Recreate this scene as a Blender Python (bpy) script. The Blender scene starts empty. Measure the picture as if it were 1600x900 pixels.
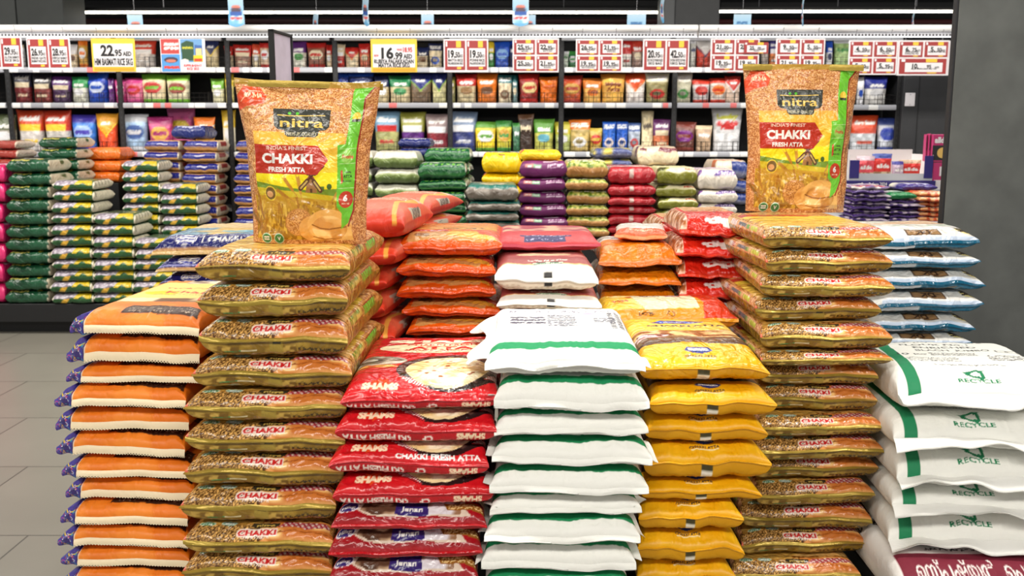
import bpy, math, random
import numpy as np

sc = bpy.context.scene
COL = sc.collection
PI = math.pi

# ---------------------------------------------------------------- camera, world, exposure, lights
F, CAM_H, PITCH = 1500.0, 1.6, math.atan(245 / 1500.0)
cam_data = bpy.data.cameras.new('camera')
cam = bpy.data.objects.new('camera', cam_data)
COL.objects.link(cam)
cam.location = (0, 0, CAM_H)
cam.rotation_euler = (PI / 2 - PITCH, 0, 0)
cam_data.sensor_width = 36
cam_data.lens = 36 * F / 1600
cam_data.clip_end = 100
cam_data.dof.use_dof = True
cam_data.dof.focus_distance = 2.5
cam_data.dof.aperture_fstop = 7.0
sc.camera = cam
sc.view_settings.view_transform = 'Standard'
sc.view_settings.look = 'None'
sc.view_settings.gamma = 1
sc.view_settings.use_curve_mapping = False
sc.view_settings.exposure = 0.35

world = bpy.data.worlds.new('world')
sc.world = world
world.use_nodes = True
world.node_tree.nodes['Background'].inputs[0].default_value = (1.0, 0.97, 0.93, 1)
world.node_tree.nodes['Background'].inputs[1].default_value = 0.38


def area(name, loc, size, power, rot=(0, 0, 0), color=(1, 0.95, 0.87), spread=PI):
    l = bpy.data.lights.new(name, 'AREA')
    l.shape = 'RECTANGLE'
    l.size, l.size_y = size
    l.energy = power
    l.color = color
    l.spread = spread
    o = bpy.data.objects.new(name, l)
    COL.objects.link(o)
    o.location = loc
    o.rotation_euler = rot
    return o


# the shop's ceiling luminaires: rows of linear lamps and two spot banks aimed at the display
area('ceiling_light', (0.0, -0.6, 3.3), (5.0, 0.5), 114, (math.radians(24), 0, 0))
area('ceiling_light', (0.0, 2.2, 3.45), (4.0, 0.4), 46)
area('ceiling_light', (0.0, 4.6, 3.5), (8.0, 0.4), 80)
area('ceiling_light', (0.0, 6.3, 3.5), (12.0, 0.4), 215, (math.radians(14), 0, 0))
area('ceiling_light', (-4.0, 3.5, 3.5), (0.4, 7.0), 90)


def spot(name, loc, tgt, power, ang, blend=0.6, color=(1, 0.95, 0.88)):
    from mathutils import Vector
    l = bpy.data.lights.new(name, 'SPOT')
    l.energy = power
    l.spot_size = math.radians(ang)
    l.spot_blend = blend
    l.shadow_soft_size = 0.08
    l.color = color
    o = bpy.data.objects.new(name, l)
    COL.objects.link(o)
    o.location = loc
    o.rotation_euler = (Vector(tgt) - Vector(loc)).to_track_quat('-Z', 'Y').to_euler()
    return o


spot('ceiling_spot', (0.15, 2.1, 3.45), (0.12, 2.4, 1.0), 125, 24)
spot('ceiling_spot', (1.5, 2.1, 3.45), (1.25, 2.7, 1.0), 75, 34)


# ---------------------------------------------------------------- helpers
def at(px, py, Y):
    """world point at depth Y seen at photo pixel (px, py)"""
    sx, sy = (px - 800) / F, (450 - py) / F
    c, s = math.cos(PITCH), math.sin(PITCH)
    t = Y / (c + sy * s)
    return (sx * t, Y, CAM_H + (-s + sy * c) * t)


def srgb(c):
    c = np.asarray(c, float)
    if c.max() > 1.001:
        c = c / 255.0
    return np.where(c <= 0.04045, c / 12.92, ((np.maximum(c, 0) + 0.055) / 1.055) ** 2.4)


def C(*v):
    return np.array(v, float) / 255.0


def mat(name, col=None, rough=0.5, metal=0.0, emit=None, estr=0, bump=0.0, bscale=60, attr=False, coat=0.0,
        var=0.0, spec=0.5, sheet=False):
    m = bpy.data.materials.new(name)
    m.use_nodes = True
    nt = m.node_tree
    b = nt.nodes['Principled BSDF']
    b.inputs['Roughness'].default_value = rough
    b.inputs['Metallic'].default_value = metal
    b.inputs['Specular IOR Level'].default_value = spec
    if coat:
        b.inputs['Coat Weight'].default_value = coat
        b.inputs['Coat Roughness'].default_value = 0.12
    src = None
    if attr:
        a = nt.nodes.new('ShaderNodeAttribute')
        a.attribute_name = 'Col'
        src = a.outputs['Color']
    elif col is not None:
        r = nt.nodes.new('ShaderNodeRGB')
        r.outputs[0].default_value = (*srgb(col), 1)
        src = r.outputs[0]
    tc = nt.nodes.new('ShaderNodeTexCoord')
    if var and src:
        n = nt.nodes.new('ShaderNodeTexNoise')
        n.inputs['Scale'].default_value = 9
        n.inputs['Detail'].default_value = 5
        nt.links.new(tc.outputs['Object'], n.inputs['Vector'])
        mr = nt.nodes.new('ShaderNodeMapRange')
        mr.inputs[1].default_value, mr.inputs[2].default_value = 0.3, 0.7
        mr.inputs[3].default_value, mr.inputs[4].default_value = 1 - var, 1 + var
        nt.links.new(n.outputs[0], mr.inputs[0])
        mx = nt.nodes.new('ShaderNodeVectorMath')
        mx.operation = 'SCALE'
        nt.links.new(src, mx.inputs[0])
        nt.links.new(mr.outputs[0], mx.inputs['Scale'])
        src = mx.outputs[0]
    if src:
        nt.links.new(src, b.inputs['Base Color'])
    if bump:
        n = nt.nodes.new('ShaderNodeTexNoise')
        n.inputs['Scale'].default_value = bscale
        n.inputs['Detail'].default_value = 3
        n.inputs['Distortion'].default_value = 0.8
        nt.links.new(tc.outputs['Object'], n.inputs['Vector'])
        bp = nt.nodes.new('ShaderNodeBump')
        bp.inputs['Strength'].default_value = bump
        bp.inputs['Distance'].default_value = 0.01
        nt.links.new(n.outputs[0], bp.inputs['Height'])
        nt.links.new(bp.outputs[0], b.inputs['Normal'])
        if coat:   # fine film wrinkles on glossy packs
            n2 = nt.nodes.new('ShaderNodeTexNoise')
            n2.inputs['Scale'].default_value = bscale * .55
            n2.inputs['Detail'].default_value = 1.5
            n2.inputs['Distortion'].default_value = 2.2
            nt.links.new(tc.outputs['Object'], n2.inputs['Vector'])
            b2 = nt.nodes.new('ShaderNodeBump')
            b2.inputs['Strength'].default_value = bump * .8
            b2.inputs['Distance'].default_value = 0.02
            nt.links.new(n2.outputs[0], b2.inputs['Height'])
            nt.links.new(bp.outputs[0], b2.inputs['Normal'])
            nt.links.new(b2.outputs[0], b.inputs['Normal'])
            nt.links.new(b2.outputs[0], b.inputs['Coat Normal'])
    if emit is not None:
        b.inputs['Emission Color'].default_value = (*srgb(emit), 1)
        b.inputs['Emission Strength'].default_value = estr
    return m


M = {}
M['film'] = mat('glossy printed film', attr=True, rough=0.26, bump=0.7, bscale=24, coat=0.3)
M['satin'] = mat('satin printed film', attr=True, rough=0.42, bump=0.4, bscale=24)
M['matte'] = mat('matte printed film', attr=True, rough=0.6, bump=0.25, bscale=30)
M['woven'] = mat('woven plastic sack', attr=True, rough=0.62, bump=0.3, bscale=36, spec=0.3)
M['small'] = mat('shelf bag film', attr=True, rough=0.34, bump=0.45, bscale=28, coat=0.2)
M['card'] = mat('printed card', attr=True, rough=0.55)
M['gold'] = mat('gold seal film', C(176, 150, 62), rough=0.34, metal=0.35, bump=0.3, bscale=40)
M['black'] = mat('black powder coat', C(22, 22, 24), rough=0.55, bump=0.05)
M['darkgrey'] = mat('dark grey panel', C(44, 45, 48), rough=0.6, var=0.1)
M['shelfwhite'] = mat('white enamelled shelf edge', C(196, 198, 204), rough=0.4, var=0.04)
M['canopy'] = mat('white canopy', C(246, 246, 246), rough=0.5, var=0.03)
M['wire'] = mat('dark wire', C(34, 30, 28), rough=0.4, metal=0.6)
M['ink'] = mat('black ink', C(24, 22, 24), rough=0.6)
M['red'] = mat('sign red', C(164, 56, 56), rough=0.5)
M['signwhite'] = mat('sign white', C(236, 232, 236), rough=0.5)
M['signyellow'] = mat('sign yellow', C(244, 200, 64), rough=0.5)
M['led'] = mat('led diffuser', C(255, 250, 235), emit=C(255, 247, 225), estr=7)
M['steel'] = mat('brushed steel', C(150, 150, 154), rough=0.35, metal=0.8)


def tag(o, label, cat, group=None, kind=None):
    o['label'] = label
    o['category'] = cat
    if group:
        o['group'] = group
    if kind:
        o['kind'] = kind
    return o


def link(name, me, parent=None):
    o = bpy.data.objects.new(name, me)
    COL.objects.link(o)
    if parent:
        o.parent = parent
    return o


def empty(name, loc, rz=0):
    o = bpy.data.objects.new(name, None)
    o.empty_display_size = 0.05
    COL.objects.link(o)
    o.location = loc
    o.rotation_euler = (0, 0, rz)
    return o


class MB:
    """collects boxes, strips and loose triangles into one mesh"""

    def __init__(s):
        s.v, s.f, s.m = [], [], []

    def box(s, x0, y0, z0, x1, y1, z1, m=0, bev=0.0):
        i = len(s.v)
        if bev <= 0:
            s.v += [(x0, y0, z0), (x1, y0, z0), (x1, y1, z0), (x0, y1, z0), (x0, y0, z1), (x1, y0, z1), (x1, y1, z1), (x0, y1, z1)]
            fs = [(0, 3, 2, 1), (4, 5, 6, 7), (0, 1, 5, 4), (1, 2, 6, 5), (2, 3, 7, 6), (3, 0, 4, 7)]
        else:
            b = bev  # chamfered box: 24 vertices
            vs = []
            for sx in (0, 1):
                for sy in (0, 1):
                    for sz in (0, 1):
                        X, Yy, Z = (x0, x1)[sx], (y0, y1)[sy], (z0, z1)[sz]
                        dx, dy, dz = b * (1 - 2 * sx), b * (1 - 2 * sy), b * (1 - 2 * sz)
                        vs += [(X, Yy + dy, Z + dz), (X + dx, Yy, Z + dz), (X + dx, Yy + dy, Z)]
            s.v += vs
            k = lambda sx, sy, sz, a: (sx * 4 + sy * 2 + sz) * 3 + a
            fs = []
            for S in (0, 1):
                fs.append([k(S, 0, 0, 0), k(S, 1, 0, 0), k(S, 1, 1, 0), k(S, 0, 1, 0)])
                fs.append([k(0, S, 0, 1), k(1, S, 0, 1), k(1, S, 1, 1), k(0, S, 1, 1)])
                fs.append([k(0, 0, S, 2), k(1, 0, S, 2), k(1, 1, S, 2), k(0, 1, S, 2)])
            for a in (0, 1):
                for c in (0, 1):
                    fs.append([k(a, c, 0, 0), k(a, c, 1, 0), k(a, c, 1, 1), k(a, c, 0, 1)])
                    fs.append([k(a, 0, c, 0), k(a, 1, c, 0), k(a, 1, c, 2), k(a, 0, c, 2)])
                    fs.append([k(0, a, c, 1), k(1, a, c, 1), k(1, a, c, 2), k(0, a, c, 2)])
            for a in (0, 1):
                for c in (0, 1):
                    for d in (0, 1):
                        fs.append([k(a, c, d, 0), k(a, c, d, 1), k(a, c, d, 2)])
        for f in fs:
            s.f.append(tuple(i + q for q in f))
            s.m.append(m)

    def tris(s, pts, tri, m=0):
        i = len(s.v)
        s.v += [tuple(p) for p in pts]
        for t in tri:
            s.f.append(tuple(i + q for q in t))
            s.m.append(m)

    def tube(s, pts, r, m=0, n=6):
        from mathutils import Vector
        pts = [Vector(p) for p in pts]
        i = len(s.v)
        for k, p in enumerate(pts):
            d = (pts[min(k + 1, len(pts) - 1)] - pts[max(k - 1, 0)]).normalized()
            a = d.orthogonal().normalized() if k == 0 else (a - d * a.dot(d)).normalized()
            b = d.cross(a)
            for j in range(n):
                t = 2 * PI * j / n
                s.v.append(tuple(p + a * (r * math.cos(t)) + b * (r * math.sin(t))))
        for k in range(len(pts) - 1):
            for j in range(n):
                q = i + k * n
                s.f.append((q + j, q + (j + 1) % n, q + n + (j + 1) % n, q + n + j))
                s.m.append(m)
        s.f.append(tuple(i + j for j in range(n))[::-1])
        s.f.append(tuple(i + (len(pts) - 1) * n + j for j in range(n)))
        s.m += [m, m]

    def build(s, name, mats, parent=None, fix=True):
        import bmesh
        me = bpy.data.meshes.new(name)
        me.from_pydata(s.v, [], s.f)
        for mm in (mats if isinstance(mats, (list, tuple)) else [mats]):
            me.materials.append(mm)
        me.polygons.foreach_set('material_index', s.m)
        if fix:
            bm = bmesh.new()
            bm.from_mesh(me)
            bmesh.ops.recalc_face_normals(bm, faces=bm.faces)
            bm.to_mesh(me)
            bm.free()
        return link(name, me, parent)


def vcol(me, cols):
    """per-vertex printed colour (sRGB 0..1 in, stored linear)"""
    a = me.color_attributes.new('Col', 'FLOAT_COLOR', 'POINT')
    out = np.ones((len(me.vertices), 4), np.float32)
    out[:, :3] = srgb(np.clip(cols, 0, 1.0))
    a.data.foreach_set('color', out.ravel())


# ---------------------------------------------------------------- lettering (outlines of the built-in font, flattened to triangles)
_TXT = {}


def text_tris(s, bold=0.0):
    k = (s, bold)
    if k not in _TXT:
        cu = bpy.data.curves.new('t', 'FONT')
        cu.body = s
        cu.size = 1
        cu.resolution_u = 3
        cu.offset = bold
        o = bpy.data.objects.new('t', cu)
        COL.objects.link(o)
        dg = bpy.context.evaluated_depsgraph_get()
        me = o.evaluated_get(dg).to_mesh()
        me.calc_loop_triangles()
        P = np.zeros(len(me.vertices) * 3)
        me.vertices.foreach_get('co', P)
        P = P.reshape(-1, 3)[:, :2].copy()
        T = np.zeros(len(me.loop_triangles) * 3, int)
        me.loop_triangles.foreach_get('vertices', T)
        T = T.reshape(-1, 3)
        bpy.data.objects.remove(o)
        bpy.data.curves.remove(cu)
        if len(P):
            P[:, 0] -= (P[:, 0].max() + P[:, 0].min()) / 2
            P /= 0.72
        _TXT[k] = (P, T)
    return _TXT[k]


def vnoise(n, m, cells, seed, cells_y=None):
    """smooth value noise array of n rows x m columns"""
    r = np.random.RandomState(seed)
    cy = cells_y or cells
    g = r.rand(int(cy) + 2, int(cells) + 2)
    y = np.linspace(0, cy, n, endpoint=False)[:, None]
    x = np.linspace(0, cells, m, endpoint=False)[None, :]
    yi, xi = y.astype(int), x.astype(int)
    fy, fx = y - yi, x - xi
    fy, fx = fy * fy * (3 - 2 * fy), fx * fx * (3 - 2 * fx)
    return (g[yi, xi] * (1 - fy) * (1 - fx) + g[yi + 1, xi] * fy * (1 - fx) + g[yi, xi + 1] * (1 - fy) * fx + g[yi + 1, xi + 1] * fy * fx)


class Art:
    """a print laid out on the unit square (y up), later stored in the bag's vertices"""

    def __init__(s, w, h, bg, aspect=None):
        s.w, s.h = w, h
        s.a = np.zeros((h, w, 3)) + np.asarray(bg, float)
        s.Y, s.X = np.mgrid[0:h, 0:w]
        s.X = (s.X + 0.5) / w
        s.Y = (s.Y + 0.5) / h
        s.asp = aspect or (h / w)   # physical height / width

    def put(s, mask, col, al=1.0):
        c = col(s.X, s.Y)[mask] if callable(col) else (col[mask] if isinstance(col, np.ndarray) and col.ndim == 3 else np.asarray(col, float))
        s.a[mask] = s.a[mask] * (1 - al) + c * al

    def rect(s, x0, y0, x1, y1, col, al=1.0):
        s.put((s.X >= x0) & (s.X < x1) & (s.Y >= y0) & (s.Y < y1), col, al)

    def ell(s, cx, cy, rx, ry, col, al=1.0, rot=0):
        dx, dy = s.X - cx, (s.Y - cy) * s.asp
        c, q = math.cos(rot), math.sin(rot)
        u, v = dx * c + dy * q, -dx * q + dy * c
        s.put((u / rx) ** 2 + (v / (ry * s.asp)) ** 2 < 1, col, al)

    def pmask(s, pts):
        m = np.zeros(s.X.shape, bool)
        n = len(pts)
        for i in range(n):
            x1, y1 = pts[i]
            x2, y2 = pts[(i + 1) % n]
            if y1 == y2:
                continue
            c = ((y1 > s.Y) != (y2 > s.Y)) & (s.X < (x2 - x1) * (s.Y - y1) / (y2 - y1) + x1)
            m ^= c
        return m

    def poly(s, pts, col, al=1.0):
        s.put(s.pmask(pts), col, al)

    def line(s, pts, wd, col, al=1.0):
        m = np.zeros(s.X.shape, bool)
        for (x1, y1), (x2, y2) in zip(pts[:-1], pts[1:]):
            lo, hi = min(x1, x2) - wd, max(x1, x2) + wd
            wy = wd / s.asp
            l2, h2 = min(y1, y2) - wy, max(y1, y2) + wy
            i0, i1 = max(0, int(l2 * s.h)), min(s.h, int(h2 * s.h) + 2)
            j0, j1 = max(0, int(lo * s.w)), min(s.w, int(hi * s.w) + 2)
            if i0 >= i1 or j0 >= j1:
                continue
            X, Y = s.X[i0:i1, j0:j1], s.Y[i0:i1, j0:j1] * s.asp
            ax, ay, bx, by = x1, y1 * s.asp, x2, y2 * s.asp
            L = (bx - ax) ** 2 + (by - ay) ** 2 + 1e-12
            t = np.clip(((X - ax) * (bx - ax) + (Y - ay) * (by - ay)) / L, 0, 1)
            m[i0:i1, j0:j1] |= (X - ax - t * (bx - ax)) ** 2 + (Y - ay - t * (by - ay)) ** 2 < (wd / 2) ** 2
        s.put(m, col, al)

    def text(s, st, cx, cy, hgt, col, width=None, bold=0.02, fx=1, fy=1, rot=0, al=1.0):
        """cap height hgt in units of the print's width; width in the same units"""
        P, T = text_tris(st, bold)
        if not len(P):
            return
        w0 = P[:, 0].max() - P[:, 0].min()
        kx = (width / w0) if width else hgt
        q = np.stack([P[:, 0] * kx * fx, (P[:, 1] - 0.5) * hgt * fy], 1)
        if rot:
            c, d = math.cos(rot), math.sin(rot)
            q = np.stack([q[:, 0] * c - q[:, 1] * d, q[:, 0] * d + q[:, 1] * c], 1)
        px = (q[:, 0] + cx) * s.w - 0.5
        py = (q[:, 1] / s.asp + cy) * s.h - 0.5
        m = np.zeros((s.h, s.w), bool)
        for a, b, c in T:
            x0, x1 = min(px[a], px[b], px[c]), max(px[a], px[b], px[c])
            y0, y1 = min(py[a], py[b], py[c]), max(py[a], py[b], py[c])
            i0, i1 = max(0, int(y0)), min(s.h - 1, int(y1) + 1)
            j0, j1 = max(0, int(x0)), min(s.w - 1, int(x1) + 1)
            if i0 > i1 or j0 > j1:
                continue
            yy = np.arange(i0, i1 + 1)[:, None]
            xx = np.arange(j0, j1 + 1)[None, :]
            e = lambda p, r: (px[r] - px[p]) * (yy - py[p]) - (py[r] - py[p]) * (xx - px[p])
            A, B, D = e(a, b), e(b, c), e(c, a)
            m[i0:i1 + 1, j0:j1 + 1] |= ((A >= -.3) & (B >= -.3) & (D >= -.3)) | ((A <= .3) & (B <= .3) & (D <= .3))
        s.put(m, col, al)

    def scrib(s, x0, y0, x1, y1, rows, col, seed=0, wd=None):
        """rows of small unreadable print"""
        r = random.Random(seed)
        dy = (y1 - y0) / rows
        for k in range(rows):
            y = y0 + dy * (k + 0.5)
            x = x0
            pts = []
            while x < x1:
                pts.append((x, y + r.uniform(-.32, .32) * dy))
                x += (x1 - x0) * r.uniform(.008, .022)
                if r.random() < .16 or len(pts) > 9:
                    if len(pts) > 1:
                        s.line(pts, wd or dy * s.asp * 0.26, col)
                    pts = []
                    x += (x1 - x0) * .012
            if len(pts) > 1:
                s.line(pts, wd or dy * s.asp * 0.26, col)

    def grain(s, x0, y0, x1, y1, c1, c2, cells, seed=0, stretch=1.0, mask=None, lo=.35, hi=.65):
        n = vnoise(s.h, s.w, cells, seed, int(cells * s.asp * stretch))
        n = np.clip((n - lo) / (hi - lo), 0, 1)[..., None]
        col = np.asarray(c1) * (1 - n) + np.asarray(c2) * n
        mk = (s.X >= x0) & (s.X < x1) & (s.Y >= y0) & (s.Y < y1)
        if mask is not None:
            mk &= mask
        s.put(mk, col)

    def grad(s, x0, y0, x1, y1, cb, ct, mask=None):
        t = np.clip((s.Y - y0) / (y1 - y0), 0, 1)[..., None]
        col = np.asarray(cb) * (1 - t) + np.asarray(ct) * t
        mk = (s.X >= x0) & (s.X < x1) & (s.Y >= y0) & (s.Y < y1)
        if mask is not None:
            mk &= mask
        s.put(mk, col)

    def wheat(s, x, y, ang, ln, col, n=9):
        c, d = math.cos(ang), math.sin(ang)
        s.line([(x - c * ln * .5, y - d * ln * .5 / s.asp), (x + c * ln, y + d * ln / s.asp)], ln * .05, col)
        for k in range(n):
            t = ln * k / n
            px, py = x + c * t, y + d * t / s.asp
            for sg in (-1, 1):
                a2 = ang + sg * .5
                s.ell(px + math.cos(a2) * ln * .1, py + math.sin(a2) * ln * .1 / s.asp, ln * .085, ln * .035 / s.asp, col, 1, a2)
                s.line([(px, py), (px + math.cos(a2 * .6 + ang * .4) * ln * .45, py + math.sin(a2 * .6 + ang * .4) * ln * .45 / s.asp)], ln * .015, col)

    def sample(s, u, v):
        x = np.clip(u * s.w - .5, 0, s.w - 1.001)
        y = np.clip(v * s.h - .5, 0, s.h - 1.001)
        i, j = y.astype(int), x.astype(int)
        fy, fx = (y - i)[..., None], (x - j)[..., None]
        a = s.a
        return a[i, j] * (1 - fy) * (1 - fx) + a[i + 1, j] * fy * (1 - fx) + a[i, j + 1] * (1 - fy) * fx + a[i + 1, j + 1] * fy * fx


# ---------------------------------------------------------------- filled bags
def edge_profile(half, b, e, n, cnt, dens=None):
    """positions (-half..half), heights 0..1 and print coordinate along a flat profile whose ends round off over length e"""
    th = np.linspace(0, PI / 2, 400)
    xe = half - e + e * np.cos(th) ** (2 / n)
    he = np.sin(th) ** (2 / n)
    x = np.concatenate([-xe, [0], xe[::-1]])
    h = np.concatenate([he, [1], he[::-1]])
    s = np.concatenate([[0], np.cumsum(np.hypot(np.diff(x), b * np.diff(h)))])
    s /= s[-1]
    q = np.linspace(0, 1, cnt) if dens is None else dens
    return np.interp(q, s, x), np.interp(q, s, h), q


def grid_faces(nu, nv, flip=False, off=0):
    i = np.arange(nv - 1)[:, None] * nu + np.arange(nu - 1)[None, :] + off
    f = np.stack([i, i + 1, i + nu + 1, i + nu], -1).reshape(-1, 4)
    return f[:, ::-1] if flip else f


def np_mesh(name, V, Fc, mats, cols=None, smooth=True):
    me = bpy.data.meshes.new(name)
    me.vertices.add(len(V))
    me.vertices.foreach_set('co', np.asarray(V, np.float32).ravel())
    me.loops.add(Fc.size)
    me.loops.foreach_set('vertex_index', Fc.ravel().astype(np.int32))
    me.polygons.add(len(Fc))
    me.polygons.foreach_set('loop_start', np.arange(0, Fc.size, Fc.shape[1], dtype=np.int32))
    me.polygons.foreach_set('use_smooth', np.full(len(Fc), smooth))
    me.update(calc_edges=True)
    for m in (mats if isinstance(mats, (list, tuple)) else [mats]):
        me.materials.append(m)
    if cols is not None:
        vcol(me, cols)
    return me


def smooth1(n, cells, seed):
    return vnoise(2, n, cells, seed, 1)[0] * 2 - 1


class Proto:
    pass


def pillow(name, W, L, T, art, back, m, nu=170, nf=40, nb=16, eu=.05, ev=.1, pu=2.6, pv=2.0, seam=.5, ear=.05, crown=0.0,
           rough=.004, crease=.006, seed=0, full=False, fins=(), warp=.006, pb=.42):
    """a filled bag lying flat: origin under the middle of its front seam, length along +y"""
    dens = np.linspace(0, 1, nf * 3) if full else np.concatenate([np.linspace(0, .26, nf), np.linspace(.26, 1, nb + 1)[1:]])
    x, hu, qu = edge_profile(W / 2, T / 2, eu, pu, nu)
    # rows are shared by the upper and lower faces: spaced by the mean of their two arc lengths
    th = np.linspace(0, PI / 2, 500)
    ye = L / 2 - ev + ev * np.cos(th) ** (2 / pv)
    he = np.sin(th) ** (2 / pv)
    yy = np.concatenate([-ye, [0], ye[::-1]])
    hh = np.concatenate([he, [1], he[::-1]])
    arc = lambda h, b: np.concatenate([[0], np.cumsum(np.hypot(np.diff(yy), b * np.diff(h)))])
    sT, sB = arc(hh, T * (1 - seam)), arc(hh ** pb, T * seam)
    sT, sB = sT / sT[-1], sB / sB[-1]
    sM = (sT + sB) / 2
    y, hv = np.interp(dens, sM, yy), np.interp(dens, sM, hh)
    qv, qb = np.interp(dens, sM, sT), np.interp(dens, sM, sB)
    nv = len(dens)
    un, vn = x / (W / 2), y / (L / 2)
    U, V = np.meshgrid(un, vn)
    HU, HV = np.meshgrid(hu, hv)
    X = x[None, :] * (1 + ear * np.abs(V) ** 7)
    Y = y[:, None] * (1 + ear * .6 * np.abs(U) ** 7)
    H = HU * HV
    n1 = vnoise(nv, nu, 7, seed + 1) * .5 + vnoise(nv, nu, 17, seed + 2) * .3 + vnoise(nv, nu, 37, seed + 3) * .2
    n2 = vnoise(nv, nu, 6, seed + 4) * .6 + vnoise(nv, nu, 21, seed + 5) * .4
    # creases that run from the front and rear seams into the bag
    cr = np.zeros_like(X)
    for k, (cells, amp) in enumerate(((13, .6), (29, .4))):
        a = np.abs(smooth1(nu, cells, seed + 7 + k))[None, :]
        cr += amp * a
    dfront = (1 - np.abs(V)) * L / 2
    cr = cr * np.exp(-dfront / .05) * np.clip(dfront / .012, 0, 1)
    soft = np.minimum(1, H * 1.5)
    top = T * (1 - seam) * H - soft * (rough * n1 + crease * cr) + crown * (1 - U ** 2) * (1 - V ** 2)
    bot = -T * seam * HU ** .8 * HV ** pb + soft * (rough * .6 * n2 + crease * .8 * cr)
    wz = (smooth1(nu, 4, seed + 11) * .6 + smooth1(nu, 9, seed + 12) * .4)[None, :] * warp * np.exp(-dfront / .04) * (V < 0)
    wz2 = (smooth1(nu, 5, seed + 14))[None, :] * warp * np.exp(-dfront / .04) * (V > 0)
    top = top + wz + wz2
    bot = bot + wz + wz2
    Yo = Y + L / 2 + smooth1(nu, 5, seed + 13)[None, :] * .004 * np.exp(-dfront / .03)
    Vt = np.stack([X, Yo, top + T * seam], -1).reshape(-1, 3)
    Vb = np.stack([X, Yo, bot + T * seam], -1).reshape(-1, 3)
    # weld the rim: bottom rim indices point at the top grid
    N = nu * nv
    idx = np.arange(N).reshape(nv, nu)
    mapb = (idx + N).copy()
    mapb[0], mapb[-1], mapb[:, 0], mapb[:, -1] = idx[0], idx[-1], idx[:, 0], idx[:, -1]
    ft = grid_faces(nu, nv)
    fb = mapb.reshape(-1)[grid_faces(nu, nv, True)]
    SU, SV = np.meshgrid(qu, qv)
    ct = art.sample(SU, SV).reshape(-1, 3)
    cb = back.sample(SU, np.meshgrid(qu, qb)[1]).reshape(-1, 3)
    Vall = np.concatenate([Vt, Vb])
    Fall = np.concatenate([ft, fb])
    call = np.concatenate([ct, cb])
    used = np.zeros(len(Vall), bool)
    used[Fall.ravel()] = True
    rm = np.cumsum(used) - 1
    P = Proto()
    P.mesh = np_mesh(name, Vall[used], rm[Fall], m, call[used])
    P.W, P.L, P.T, P.name, P.ear = W, L, T, name, ear
    P.fins = []
    front, rear = Vt.reshape(nv, nu, 3)[0], Vt.reshape(nv, nu, 3)[-1]
    for fi in fins:
        P.fins.append(make_fin(front if fi.get('end', 0) == 0 else rear, seed=seed + 31 + len(P.fins), **fi))
    return P


def make_fin(edge, name='seam_flap', a=0.0, b=1.0, depth=.02, ang=-.9, wob=.6, col=None, art=None, m=None, seed=0, end=0, cells=4,
             teeth=0.0):
    """the flattened seal that stands off a bag's end seam"""
    nu = len(edge)
    i0, i1 = int(a * (nu - 1)), int(b * (nu - 1))
    e = edge[i0:i1 + 1:1]
    n = len(e)
    sg = -1 if end == 0 else 1
    th = ang + wob * smooth1(n, cells, seed)
    k = 6
    rows, cols = [], []
    for j in range(k):
        d = depth * j / (k - 1)
        if teeth and j == k - 1:
            d = d + teeth * (np.arange(n) % 4 < 2)
        bend = th * (0.55 + .45 * j / (k - 1))
        r = e.copy()
        r[:, 1] += sg * (np.cos(bend) * d + .0004)
        r[:, 2] += np.sin(bend) * d
        rows.append(r)
        if art is not None:
            cols.append(art.sample(np.linspace(0, 1, n), np.full(n, j / (k - 1))))
        else:
            cols.append(np.tile(np.asarray(col if col is not None else C(200, 200, 200)), (n, 1)))
    V = np.concatenate(rows)
    th2 = .0012
    V2 = V.copy()
    V2[:, 2] -= th2
    f = np.concatenate([grid_faces(n, k, end == 0), grid_faces(n, k, end != 0, n * k)])
    # close the outer edge
    i = (k - 1) * n + np.arange(n - 1)
    f = np.concatenate([f, np.stack([i, i + 1, i + 1 + n * k, i + n * k], -1)])
    me = np_mesh(name, np.concatenate([V, V2]), f, m or M['film'], np.concatenate(cols + cols))
    return (name, me)


def place(P, name, loc, yaw=0, scale=(1, 1, 1), tilt=(0, 0)):
    o = link(name, P.mesh)
    o.location = loc
    o.rotation_euler = (tilt[0], tilt[1], yaw)
    o.scale = scale
    for nm, me in P.fins:
        link(nm, me, o)
    return o


ORD = ['topmost', 'second', 'third', 'fourth', 'fifth', 'sixth', 'seventh', 'eighth', 'ninth', 'tenth', 'eleventh', 'twelfth',
       'thirteenth', 'fourteenth', 'fifteenth', 'sixteenth', 'seventeenth', 'eighteenth']


def nth(i):
    return ORD[i] if i < len(ORD) else '%dth' % (i + 1)


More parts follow.
